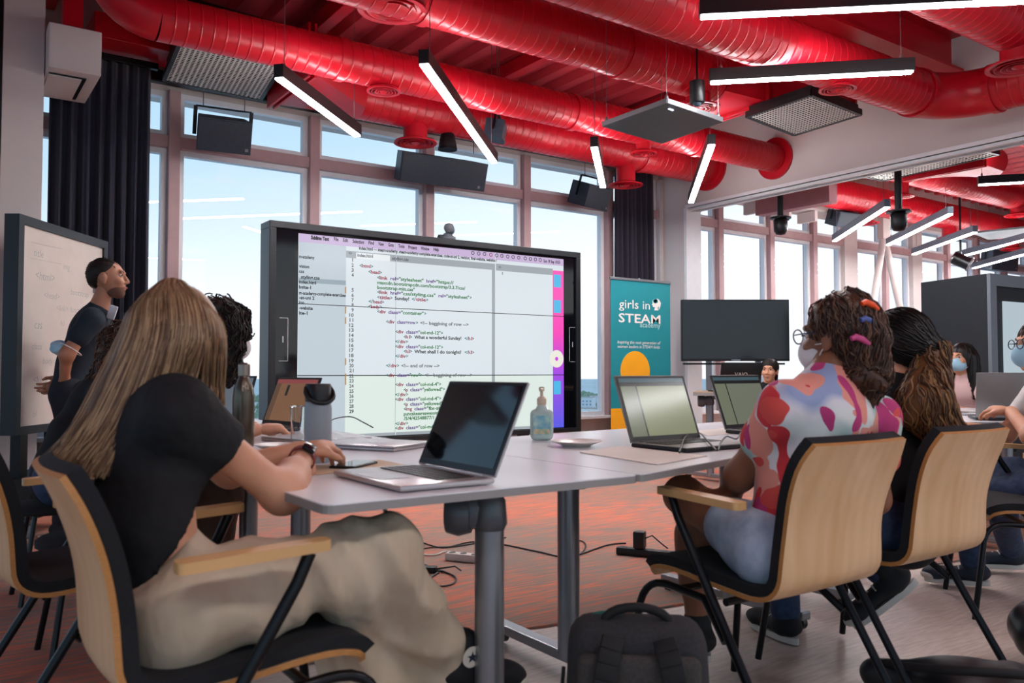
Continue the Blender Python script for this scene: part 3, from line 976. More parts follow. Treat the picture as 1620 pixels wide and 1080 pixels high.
grid_rect('menu_bar', sL, sR, menu_b, sT, emat('screen_menu', '#cdb8dc', 0.75), 0.0010)
grid_rect('side_list', sL, side_u, sB, menu_b - 0.0, emat('screen_side', '#c3cfd8', 0.75), 0.0008)
grid_rect('side_list', sL, side_u, tv(300, 348).z, tv(300, 328).z, emat('screen_pick', '#9fb0ba', 0.7), 0.0013)
grid_rect('tab_bar', side_u, tv(1030, 300).x, tv(396, 236).z, tv(396, 206).z, emat('screen_tabs', '#a9b2b8', 0.7), 0.0010)
grid_rect('tab_bar', tv(1030, 300).x + 0.02, strip_u, tv(1040, 291).z, tv(1040, 262).z, emat('screen_tabs', '#a9b2b8', 0.7), 0.0010)
grid_rect('tab_bar', side_u + 0.09, tv(585, 300).x, tv(396, 236).z, tv(396, 210).z, emat('screen_tab_on', '#e6ecef', 0.78), 0.0014)
grid_rect('status_bar', side_u, strip_u, sB, sB + 0.03, emat('screen_tabs', '#a9b2b8', 0.7), 0.0010)
grid_rect('scroll_bar', tv(1020, 300).x, tv(1034, 300).x, sB, tv(1020, 262).z, emat('screen_tabs', '#a9b2b8', 0.7), 0.0011)
def strip_mat():
    m_ = bpy.data.materials.new('desktop_picture'); m_.use_nodes = True
    t = m_.node_tree; b = t.nodes['Principled BSDF']
    co = t.nodes.new('ShaderNodeTexCoord'); s_ = t.nodes.new('ShaderNodeSeparateXYZ')
    t.links.new(co.outputs['Generated'], s_.inputs[0])
    r = t.nodes.new('ShaderNodeValToRGB'); el = r.color_ramp.elements
    el[0].color = (*lin('#4a4fc0'), 1); el[1].color = (*lin('#d64a9a'), 1)
    x = el.new(0.35); x.color = (*lin('#8b3fc0'), 1); x = el.new(0.6); x.color = (*lin('#d0409c'), 1)
    t.links.new(s_.outputs['Z'], r.inputs[0]); t.links.new(r.outputs[0], b.inputs['Emission Color'])
    b.inputs['Emission Strength'].default_value = 0.85; b.inputs['Base Color'].default_value = (0, 0, 0, 1); b.inputs['Roughness'].default_value = 0.2
    return m_
grid_rect('desktop_picture', strip_u, sR, sB, menu_b - 0.05, strip_mat(), 0.0010)
for zy in (338, 447, 793):
    p0 = tv(1284, zy - 30); p1 = tv(1314, zy + 26)
    rect('folder_icon', p0.x, p1.x, p1.z, p0.z, emat('folder_blue', '#4fb4e0', 0.85), 0.002)
p0 = tv(1296, 668)
m = MB(); m.lathe([(0.02, 0), (0.085, 0), (0.085, 0.001), (0.02, 0.001)], (p0.x, VT - 0.0072, p0.z), 24, (0, 1, 0), cap=False); m.build('disc_icon', emat('disc_icon', '#e6e3d8', 0.85), w, world=True)
# code
import re
TX = {k: emat('code_' + k, c_, 0.42) for k, c_ in dict(red='#c8305a', teal='#3f9a94', purple='#8a62b8', green='#3f9b52', grey='#8b9298', black='#1d2228', num='#7b858c', orange='#e0a44a').items()}
TM = {k: MB() for k in TX}
U_, Z_ = Vector((1, 0, 0)), Vector((0, 0, 1))
cw = (tv(748, 405).x - tv(530, 405).x) / 24
chs = cw * 2.0
def put(col, s, u, z, size=None, per=None, bold=0.0):
    if not s.strip(): return
    lead = len(s) - len(s.lstrip()); s2 = s.strip()
    per = per or cw
    text_into(TM[col], s2, size or chs, (u + lead * per, VT - 0.0065, z - (size or chs) * 0.33), U_, Z_, width=len(s2) * per * 0.97, bold=bold + 0.0012)
code = [(455, 270, '<html>'), (493, 296, '<head>'), (530, 321, '<link rel="stylesheet" href="https://'),
 (530, 342, '"maxcdn.bootstrapcdn.com/bootstrap/3.3.7/css/'), (530, 363, '"bootstrap.min.css">'), (530, 383, '<link href="css/styling.css" rel="stylesheet">'),
 (530, 405, '<title> Sunday! </title>'), (493, 423, '</head>'), (493, 444, '<body>'), (530, 466, '<div class="container">'),
 (568, 509, '<div class=row> <!-- beggining of row -->'), (607, 552, '<div class="col-md-12">'), (643, 574, '<h1> What a wonderful Sunday! </h1>'),
 (607, 594, '</div>'), (607, 615, '<div class="col-md-12">'), (643, 636, '<h3> What shall I do tonight? </h3>'), (607, 656, '</div>'),
 (568, 697, '</div> <!-- end of row -->'), (568, 738, '<div class="row"> <!-- beggining of row -->'), (607, 778, '<div class="col-md-4">'),
 (643, 800, '<p class="yellowed">'), (607, 821, '</div>'), (607, 841, '<div class="col-md-4">'), (643, 862, '<p class="yellowed">'), (643, 882, '<img class="fix-size"'),
 (643, 903, '"puncakesareawesome'), (643, 923, '"/5/4/42548877/1'), (607, 945, '</div>'), (607, 964, '<div class="col-md-4">')]
for (zx, zy, s) in code:
    p = tv(zx, zy)
    col = 0
    if s.startswith('"') and not s.startswith('""'):
        s = s[1:]
        put('green', s.rstrip('>'), p.x, p.z); continue
    intag = False
    for tok in re.findall(r'<!--.*?-->|</?\w+|"[^"]*"?|>|[^<">]+', s):
        if tok.startswith('<!--'): k = 'grey'
        elif tok.startswith('<'):
            intag = True
            nb = 2 if tok.startswith('</') else 1
            put('teal', tok[:nb], p.x + col * cw, p.z); put('red', tok[nb:], p.x + (col + nb) * cw, p.z); col += len(tok); continue
        elif tok == '>': k = 'teal'; intag = False
        elif tok.startswith('"'): k = 'green'
        else: k = 'purple' if intag else 'black'
        put(k, tok, p.x + col * cw, p.z); col += len(tok)
for i, zy in enumerate([247, 269, 290, 311, 375, 397, 418, 439, 460, 482, 503, 525, 546, 568, 589, 611, 632, 654, 676, 697, 718, 741, 762, 784, 806, 827, 849, 870, 892]):
    p = tv(430, zy); s = str(i + 1)
    put('black' if i == 28 else 'num', s, p.x - len(s) * cw, p.z)
for zx, zy, s, wd in ((247, 150, 'Sublime Text', 80), (345, 157, 'File', 20), (384, 161, 'Edit', 22), (425, 166, 'Selection', 50), (493, 172, 'Find', 24), (534, 177, 'View', 25), (577, 181, 'Goto', 25), (620, 186, 'Tools', 27), (663, 191, 'Project', 37), (716, 196, 'Window', 38), (770, 200, 'Help', 24), (1240, 250, 'Sun 19 Sep 10:53', 73)):
    p = tv(zx, zy); per = (tv(zx + wd, zy).x - p.x) / len(s)
    put('black', s, p.x, p.z, per=per, bold=0.0015 if zx == 247 else 0)
s = 'index.html \u2014 steam-academy, steam-academy-complete-exercises, code-at-uni 2, revision, final-website, website-1'
p = tv(452, 195); put('black', s, p.x, p.z, size=chs * 0.92, per=(tv(1055, 250).x - p.x) / len(s))
for zx, zy, s in ((196, 231, 'm-academy'), (196, 272, 'vision'), (196, 294, 'css'), (204, 318, 'styling.css'), (196, 339, 'index.html'), (196, 361, 'bsite-1'), (196, 386, 'm-academy-complete-exercises'), (196, 406, '-at-uni 2'), (196, 427, 'ion'), (196, 450, '-website'), (196, 472, 'ite-1'), (445, 225, 'index.html'), (594, 239, 'styling.css'), (1062, 303, '1'), (408, 217, '<>'), (1048, 277, '<>')):
    p = tv(zx, zy); put('black' if zx < 300 else 'num', s, p.x, p.z, size=chs * 0.92, per=cw * 0.72)
for zy in (375, 460, 505, 680, 745, 765):
    p = tv(395, zy)
    TM['orange'].b2((p.x - 0.006, VT - 0.0068, p.z - 0.028), (p.x + 0.004, VT - 0.0062, p.z + 0.028))
for zx in (938, 963, 988, 1015, 1040, 1062, 1087, 1110, 1134, 1162, 1184, 1205, 1226):
    p = tv(zx, 216 + (zx - 938) * 0.105); 
    TM['red' if zx == 1015 else 'black'].lathe([(0.012, 0), (0.018, 0), (0.018, 0.0005), (0.012, 0.0005)], (p.x, VT - 0.0068, p.z), 12, (0, 1, 0), cap=False)
for k in TM:
    TM[k].build('code_text' if k not in ('num', 'orange') else 'line_marks', TX[k], w, world=True, fix=False)
for zx in (129, 1367):
    m = MB(); p = tv(zx, 585 if zx < 500 else 607)
    for dx in (-0.035, 0.03):
        pass
    h = 0.17
    s_ = 1 if zx < 500 else -1
    m.b2((p.x + 0.04 * s_ - 0.002, VT + 0.003, p.z - h), (p.x + 0.04 * s_ + 0.002, VT + 0.0058, p.z + h)); m.b2((p.x - 0.03, VT + 0.003, p.z + h - 0.002), (p.x + 0.04, VT + 0.0058, p.z + h + 0.002)); m.b2((p.x - 0.03, VT + 0.003, p.z - h - 0.002), (p.x + 0.04, VT + 0.0058, p.z - h + 0.002))
    m.b2((p.x - 0.004, VT + 0.003, p.z - 0.025), (p.x + 0.004, VT + 0.0058, p.z + 0.025))
    m.build('side_marking', M('marking_white', '#b9bec4', 0.5), w, world=True)
for sx in (0.2, 0.8):
    m = MB(); ux = tL + (tR - tL) * sx
    m.b2((ux - 0.05, VT + 0.06, 0.06), (ux + 0.05, VT + 0.12, tB)); m.box((ux, VT + 0.05, 0.035), (0.1, 0.75, 0.06), 0.01)
    m.build('stand_leg', BLKM, w, world=True)
# webcam on top
p = onv(708, 372, VT + 0.05); p.z = tT
t = thing('webcam', 'small grey pan-tilt webcam sitting on the video wall', 'webcam', p)
m = MB(); m.lathe([(0.075, 0), (0.075, 0.02), (0.05, 0.04), (0.03, 0.06)], p, 20); m.build('foot', M('webcam_grey', '#4b4f55', 0.4, var=0.05), t, world=True, smooth=40)
m = MB(); m.lathe([(0.035, -0.06), (0.045, -0.04), (0.045, 0.05), (0.03, 0.06)], (p.x + 0.02, p.y, p.z + 0.1), 20, (-0.6, -0.8, 0.1)); m.build('head', M('webcam_grey', '#4b4f55'), t, world=True, smooth=40)
m = MB(); m.box((p.x - 0.06, p.y, p.z + 0.022), (0.07, 0.05, 0.035), 0.006); m.build('bracket', BLK, t, world=True)

# ================================================================== WHITEBOARD
k = 0.95
bA = W(-2.955, 4.98, 0); bB = W(-2.955, 6.08, 0)
dirb = (bB - bA).normalized(); nb = Vector((dirb.y, -dirb.x, 0))        # faces the room
zt = 1 + (588 - 336) * 4.98 / FPX; zb = 1 - 90 * 4.98 / FPX
t = thing('whiteboard', 'mobile whiteboard in a thick black frame with faint handwriting', 'whiteboard', (bA + bB) / 2)
def bp(s, z, off=0.0):
    p = bA + dirb * s + nb * off; return Vector((p.x, p.y, z))
Lb = (bB - bA).length
def bbar(m, s0, s1, za, zb_, o0, o1):
    m.prism([bp(s0, za, o0), bp(s1, za, o0), bp(s1, zb_, o0), bp(s0, zb_, o0)], nb * (o1 - o0))
m = MB(); f_ = 0.055
z0 = 0.62
bbar(m, 0, Lb, zt - f_, zt, -0.09, 0.0); bbar(m, 0, Lb, z0, z0 + 0.05, -0.09, 0.0); bbar(m, 0, f_, z0 + 0.05, zt - f_, -0.09, 0.0); bbar(m, Lb - f_, Lb, z0 + 0.05, zt - f_, -0.09, 0.0)
m.build('frame', M('board_frame', '#171b22', 0.4, var=0.1), t, world=True)
m = MB(); bbar(m, f_, Lb - f_, z0 + 0.05, zt - f_, -0.07, -0.015); m.build('writing_surface', M('whiteboard_face', '#cfc3b8', 0.22, var=0.03), t, world=True)
m = MB()
for (s, z, tx, sz) in ((0.18, 1.72, 'title', 0.07), (0.52, 1.68, 'img', 0.06), (0.20, 1.58, '<html>', 0.075), (0.30, 1.47, '<head>', 0.06), (0.62, 1.52, 'bootstrap', 0.06), (0.45, 1.40, '<link>', 0.055), (0.62, 1.40, 'function', 0.06), (0.2, 1.27, 'css', 0.075), (0.5, 1.30, 'h1', 0.06), (0.18, 1.14, 'class', 0.06), (0.52, 1.16, 'h2', 0.06), (0.3, 1.05, 'body', 0.06), (0.2, 0.93, '<h1  c', 0.065), (0.2, 0.72, 'ol', 0.06), (0.08, 0.82, '1', 0.04), (0.08, 0.76, '2', 0.04), (0.08, 0.7, '3', 0.04)):
    text_into(m, tx, sz, bp(s, z, -0.0145), dirb, (0, 0, 1), shear=0.15, bold=-0.0006)
for (s0, s1, z) in ((0.15, 0.5, 1.70), (0.15, 0.5, 1.80), (0.2, 0.32, 0.91)):
    m.bar(bp(s0, z, -0.0145), bp(s1, z + 0.01, -0.0145), 0.003, 0.001)
m.build('handwriting', M('marker_ink', '#8f958f', 0.6), t, world=True, fix=False, kind='stuff')
m = MB(); bbar(m, Lb - 0.18, Lb - 0.06, 1.56, 1.70, -0.015, 0.03); m.build('eraser_holder', GREYM, t, world=True)
for s in (0.12, Lb - 0.12):
    m = MB(); bbar(m, s - 0.04, s + 0.04, 0.10, z0, -0.075, -0.015); m.build('leg', BLKM, t, world=True)
m = MB(); bbar(m, 0.0, 0.55, 0.12, 0.36, -0.22, 0.10); m.build('base_box', M('base_dark', '#1b1715', 0.6, var=0.1), t, world=True)
for (s, o_) in ((0.06, 0.05), (0.45, 0.05), (0.06, -0.18), (0.45, -0.18)):
    p = bp(s, 0.05, o_)
    m = MB(); m.lathe([(0.012, -0.015), (0.042, -0.015), (0.045, 0), (0.042, 0.015), (0.012, 0.015)], p, 16, dirb); m.bar(p, p + Vector((0, 0, 0.075)), 0.03, 0.035)
    m.build('caster', GREYM, t, world=True, smooth=30)

# ================================================================== BANNER
bv = 6.15
b0 = onv(966, 446, bv); b1 = onv(1060, 449, bv)
bu0, bu1, bz = b0.x, b1.x, 1.91
t = thing('roll_up_banner', 'teal roll-up banner with white lettering and yellow foot', 'banner', ((bu0 + bu1) / 2, bv, 0))
TEAL = M('banner_teal', '#12858f', 0.55, var=0.02); YEL = M('banner_yellow', '#f0a714', 0.55, var=0.02); PRW = M('banner_white', '#e6e3dd', 0.6); PRT = M('banner_pale', '#a9d2d2', 0.6)
yz = onv(1000, 645, bv).z
m = MB(); m.b2((bu0, bv, yz), (bu1, bv + 0.004, bz)); m.build('fabric', TEAL, t, world=True)
m = MB(); m.b2((bu0, bv, 0.08), (bu1, bv + 0.004, yz)); m.build('fabric', YEL, t, world=True)
m = MB(); m.b2((bu0 - 0.01, bv - 0.008, bz), (bu1 + 0.01, bv + 0.012, bz + 0.025), 0.003); m.build('top_rail', GREYM, t, world=True)
m = MB(); m.b2((bu0 - 0.02, bv - 0.08, 0.006), (bu1 + 0.02, bv + 0.08, 0.08), 0.012); m.build('cassette', GREYM, t, world=True)
m = MB(); m.tube([((bu0 + bu1) / 2, bv + 0.03, 0.07), ((bu0 + bu1) / 2, bv + 0.03, bz + 0.04)], 0.009, 8); m.build('support_pole', GREYM, t, world=True)
bw = bu1 - bu0
def bt(zx, zy):
    return onv(900 + zx / 3, 320 + zy / 3, bv)
m = MB()
def btext(s, x0, x1, y, size, bold=0.0, shear=0.0, mbx=None):
    p = bt(x0, y); q = bt(x1, y)
    text_into(mbx if mbx is not None else m, s, size, (p.x, bv - 0.001, p.z), U_, Z_, width=q.x - p.x, bold=bold, shear=shear)
btext('girls in', 238, 384, 500, 0.125)
btext('STEAM', 236, 434, 567, 0.125, bold=0.002)
m.build('lettering', PRW, t, world=True, fix=False)
m = MB(); btext('academy', 337, 434, 592, 0.075, mbx=m, bold=0.0005)
m.build('lettering', PRT, t, world=True, fix=False)
m = MB(); btext('Inspiring the next generation of', 230, 435, 669, 0.045, shear=0.25); btext('women leaders in STEAM fields', 231, 432, 690, 0.045, shear=0.25)
m.build('lettering', PRW, t, world=True, fix=False)
# emblem: head seen from the side with a tied-back tail of hair
pts = [(404, 512), (408, 498), (398, 496), (398, 490), (393, 486), (397, 478), (396, 468), (402, 459), (414, 456), (425, 460), (431, 468), (436, 478), (434, 492), (430, 504), (424, 511), (427, 500), (424, 492), (421, 502), (424, 513)]
m = MB(); m.prism([(bt(x, y).x, bv - 0.0012, bt(x, y).z) for x, y in pts], (0, -0.0008, 0)); m.build('emblem', PRW, t, world=True)
m = MB()
for (x, y) in ((405, 468), (411, 464), (409, 471), (415, 469)):
    m.lathe([(0.001, 0), (0.02, 0), (0.02, 0.0006)], (bt(x, y).x, bv - 0.0028, bt(x, y).z), 10, (0, 1, 0))
m.build('emblem', TEAL, t, world=True)
m = MB(); p = bt(315, 800); m.lathe([(0.001, 0), (0.2, 0), (0.2, 0.0008), (0.001, 0.0008)], (p.x, bv - 0.0018, p.z), 36, (0, 1, 0)); m.build('bulb_picture', YEL, t, world=True)
m = MB()
for kk in range(4):
    m.b2((p.x - 0.10 + 0.01 * kk, bv - 0.0022, p.z - 0.24 - 0.035 * kk), (p.x + 0.10 - 0.01 * kk, bv - 0.001, p.z - 0.22 - 0.035 * kk))
m.build('bulb_picture', YEL, t, world=True)

# ================================================================== SECOND SCREEN ON A STAND
ts = 9.45
pL = ont(1077, 474, ts); pR = ont(1247, 474, ts); pB = ont(1077, 571, ts)
cx = (pL + pR) / 2
rz = math.atan2((pR - pL).y, (pR - pL).x)
Wd = (pR - pL).length; Hd = pL.z - pB.z
t = thing('flat_screen', 'switched-off black flat screen on a wheeled stand in the wide opening', 'screen', (cx.x, cx.y, 0), rz)
m = MB(); m.box((0, 0, pB.z + Hd / 2), (Wd, 0.06, Hd), 0.006); m.build('housing', BLK, t)
m = MB(); m.box((0, -0.0335, pB.z + Hd / 2 + 0.006), (Wd - 0.02, 0.006, Hd - 0.035), 0.001); m.build('display', M('screen_off', '#0d1319', 0.12, spec=0.6), t)
m = MB(); m.box((0, -0.034, pB.z + 0.012), (0.10, 0.006, 0.014)); m.build('maker_badge', GREYM, t)
for s in (-1, 1):
    m = MB(); m.box((s * 0.28, 0.08, pB.z / 2 + 0.15), (0.06, 0.04, pB.z + 0.1), 0.004); m.build('post', GREYM, t)
    m = MB(); m.box((s * 0.32, 0, 0.06), (0.06, 0.7, 0.05), 0.006); m.build('foot', GREYM, t)
m = MB(); m.box((0, 0.06, pB.z - 0.03), (Wd * 0.95, 0.03, 0.02)); m.build('cross_bar', BLKM, t)
m = MB(); m.box((0, 0.08, pB.z - 0.38), (0.56, 0.04, 0.03)); m.build('cross_bar', BLKM, t)
# ---- black divider with a bright board, far right
pA = ont(1457, 450, 7.6); pC = ont(1560, 441, 6.9); pD = ont(1700, 478, 7.6)
zt2 = ont(1457, 447, 7.6).z
t = thing('display_divider', 'tall black display cabinet with a lit board in the room beyond', 'screen', (pC.x, pC.y, 0))
DIV = M('divider_black', '#1f242b', 0.55, var=0.05)
m = MB()
q = [Vector((p.x, p.y, 0.05)) for p in (pA, pC, pD)]
q4 = q[0] + q[2] - q[1]
m.prism([q[0], q[1], q[2], q4], (0, 0, zt2 - 0.05)); m.build('cabinet', DIV, t, world=True)
ddir = (q[2] - q[1]).normalized(); dn = Vector((ddir.y, -ddir.x, 0))
if dn.dot(-q[1]) < 0: dn = -dn
m = MB()
def dpt(s, z): return q[1] + ddir * s + Vector((0, 0, z - 0.05)) + dn * 0.004
LD = (q[2] - q[1]).length
m.prism([dpt(0.0, zt2 - 0.1), dpt(LD, zt2 - 0.1), dpt(LD, zt2), dpt(0, zt2)], dn * 0.03); m.prism([dpt(0.0, 0.1), dpt(0.09, 0.1), dpt(0.09, zt2 - 0.1), dpt(0, zt2 - 0.1)], dn * 0.03)
m.build('grey_frame', M('divider_frame', '#7b848d', 0.4, metal=0.4), t, world=True)
m = MB(); m.prism([dpt(0.22, 0.85), dpt(LD, 0.85), dpt(LD, zt2 - 0.22), dpt(0.22, zt2 - 0.22)], dn * 0.01); m.build('lit_board', emat('lit_board', '#b9c9d2', 0.7), t, world=True)
# ================================================================== TABLES
TZ = 0.74
TOPM = M('table_white', '#e2e4e8', 0.25, var=0.02, vscale=3)
EDGE = M('table_edge', '#8f8d8b', 0.5, var=0.04)
LEGM = M('leg_silver', '#8b8e93', 0.32, metal=0.7, var=0.04)
LEGD = M('leg_dark', '#5c5f64', 0.4, metal=0.4, var=0.06)
def rounded(poly, r=0.03, n=4):
    out = []; k = len(poly)
    for i in range(k):
        p = Vector(poly[i]); a = (Vector(poly[i - 1]) - p).normalized(); b = (Vector(poly[(i + 1) % k]) - p).normalized()
        for j in range(n + 1):
            q = j / n
            out.append(p + a * r * (1 - q) ** 2 + b * r * q ** 2)
    return out
def table(label, poly, cols, foot_dir, z=TZ, th=0.02, top=TOPM, group=None, pod=(-0.75, 0.66)):
    P = rounded([Vector((x, y, z - th)) for x, y in poly])
    c = sum(P, Vector()) / len(P)
    t = thing('folding_table', label, 'table', (c.x, c.y, 0), group=group)
    m = MB(); m.prism([p + Vector((0, 0, th - 0.0025)) for p in P], (0, 0, 0.0025)); m.build('table_top', top, t, world=True)
    m = MB(); m.prism(P, (0, 0, th - 0.0025)); m.build('edge_band', EDGE, t, world=True)
    fd = Vector((*foot_dir, 0)).normalized(); sd = Vector((fd.y, -fd.x, 0))
    for (x, y, r, l0, l1) in cols:
        p = Vector((x, y, 0)); sd0 = sd; sd = Vector((*pod, 0)).normalized()
        m = MB(); m.lathe([(r, 0.05), (r, z - 0.12)], p, 24); lg = m.build('leg', LEGM, t, world=True, smooth=40)
        m = MB(); m.lathe([(r * 1.02, z - 0.125), (r * 1.22, z - 0.11), (r * 1.1, z - 0.055), (r * 0.7, z - 0.03)], p, 24)
        m.lathe([(0.02, -0.03), (0.05, -0.03), (0.058, 0.0), (0.05, 0.03), (0.02, 0.03)], p + sd * 0.075 + Vector((0, 0, z - 0.085)), 20, sd)
        m.bar(p + Vector((0, 0, z - 0.085)), p + sd * 0.10 + Vector((0, 0, z - 0.085)), 0.07, 0.075, 0.02)
        m.build('hinge_head', LEGD, lg, world=True, smooth=40); sd = sd0
        m = MB(); m.bar(p - fd * l0 + Vector((0, 0, 0.058)), p + fd * l1 + Vector((0, 0, 0.058)), 0.055, 0.035, 0.006); ft = m.build('foot', LEGM, t, world=True)
        for q in (-l0 + 0.03, l1 - 0.03):
            w_ = p + fd * q + Vector((0, 0, 0.0265))
            m = MB(); m.lathe([(0.008, -0.012), (0.026, -0.012), (0.026, 0.012), (0.008, 0.012)], w_, 16, sd); m.build('caster', BLK, ft, world=True, smooth=30)
    pts = [Vector((c_[0], c_[1], z - 0.05)) for c_ in cols]
    if len(pts) == 2:
        m = MB(); m.bar(pts[0], pts[1], 0.04, 0.04, 0.004); m.build('cross_rail', LEGD, t, world=True)
    return t
table('white folding table with the open silver laptop on its corner', [(0.641, 1.553), (1.481, 1.553), (1.481, 3.15), (0.641, 3.15)], [(1.135, 1.72, 0.036, 0.38, 0.30), (1.135, 2.98, 0.036, 0.38, 0.30)], (1, 0))
table('white folding table under the two black laptops of the far left seats', [(0.641, 3.156), (1.481, 3.156), (1.481, 4.75), (0.641, 4.75)], [(1.06, 3.35, 0.036, 0.35, 0.35), (1.06, 4.55, 0.036, 0.35, 0.35)], (1, 0))
table('white angled folding table carrying the sanitizer bottle', [(1.486, 1.556), (2.95, 1.965), (3.15, 2.93), (1.486, 2.70)], [(1.768, 2.20, 0.037, 0.42, 0.42), (2.80, 2.40, 0.037, 0.38, 0.38)], (0, 1), pod=(0.9, 0.3))
table('white folding table in front of the girl in black', [(2.956, 1.967), (3.95, 2.085), (4.06, 2.99), (3.156, 2.93)], [(3.2, 2.45, 0.036, 0.36, 0.36), (3.8, 2.55, 0.036, 0.36, 0.36)], (0, 1))
tp = [W(2.15, 4.35, 0), W(3.35, 4.35, 0), W(3.75, 6.05, 0), W(2.55, 6.05, 0)]
table('white table shared by the two masked girls on the far side', [(p.x, p.y) for p in tp], [tuple((tp[0] * 0.7 + tp[2] * 0.3)[:2]) + (0.036, 0.36, 0.36), tuple((tp[0] * 0.3 + tp[2] * 0.7)[:2]) + (0.036, 0.36, 0.36)], (0, 1))
c = [ont(1096, 620, 7.4), ont(1260, 620, 7.0), ont(1290, 620, 7.9), ont(1105, 620, 8.2)]
table('wood-edged table under the black laptop before the switched-off screen', [(p.x, p.y) for p in c], [tuple((c[0] * 0.62 + c[2] * 0.12 + c[3] * 0.26)[:2]) + (0.035, 0.3, 0.3), tuple((c[1] * 0.62 + c[3] * 0.12 + c[2] * 0.26)[:2]) + (0.035, 0.3, 0.3)], (0, 1), z=0.82, th=0.03, top=M('table_tan', '#a58a70', 0.4, var=0.05))

# ================================================================== CHAIRS
def wood_mat():
    m = bpy.data.materials.new('beech_ply'); m.use_nodes = True
    t = m.node_tree; b = t.nodes['Principled BSDF']; b.inputs['Roughness'].default_value = 0.38
    co = t.nodes.new('ShaderNodeTexCoord'); mp = t.nodes.new('ShaderNodeMapping'); mp.inputs['Scale'].default_value = (5, 5, 0.8)
    t.links.new(co.outputs['Object'], mp.inputs[0])
    n = t.nodes.new('ShaderNodeTexNoise'); n.inputs['Scale'].default_value = 1.6; n.inputs['Detail'].default_value = 3; n.inputs['Distortion'].default_value = 1.2
    t.links.new(mp.outputs[0], n.inputs[0])
    wv = t.nodes.new('ShaderNodeTexWave'); wv.inputs['Scale'].default_value = 1.2; wv.inputs['Distortion'].default_value = 6; wv.inputs['Detail'].default_value = 2
    t.links.new(mp.outputs[0], wv.inputs[0])
    mx = t.nodes.new('ShaderNodeMix'); mx.inputs[0].default_value = 0.10
    t.links.new(n.outputs[0], mx.inputs[2]); t.links.new(wv.outputs['Fac'], mx.inputs[3])
    r = t.nodes.new('ShaderNodeValToRGB')
    r.color_ramp.elements[0].position = 0.25; r.color_ramp.elements[0].color = (*lin('#c89c6c'), 1)
    r.color_ramp.elements[1].position = 0.8; r.color_ramp.elements[1].color = (*lin('#e0bd94'), 1)
    t.links.new(mx.outputs[0], r.inputs[0]); t.links.new(r.outputs[0], b.inputs['Base Color'])
    return m
WOOD = wood_mat()
WEDGE = M('ply_edge', '#b07a42', 0.5, var=0.12, vscale=60, stretch=(1, 1, 12))
PAD = M('black_upholstery', '#15161a', 0.9, var=0.2, vscale=200, bump=0.15, bscale=500)
TUBE = M('black_tube', '#0f1216', 0.3, metal=0.4, var=0.05)
def bez(P, n):
    out = []
    for i in range(n + 1):
        t = i / n; q = [Vector(p) for p in P]
        while len(q) > 1:
            q = [q[j] * (1 - t) + q[j + 1] * t for j in range(len(q) - 1)]
        out.append(q[0])
    return out
def shell_profile():
    a = bez([(0.235, 0.405), (0.225, 0.452), (0.15, 0.455), (0.02, 0.437)], 8)
    b = [Vector((-0.06, 0.430))]
    c = bez([(-0.13, 0.424), (-0.235, 0.415), (-0.235, 0.50)], 8)
    d = bez([(-0.238, 0.55), (-0.245, 0.66), (-0.285, 0.76), (-0.325, 0.825)], 10)
    return a + b + c + d
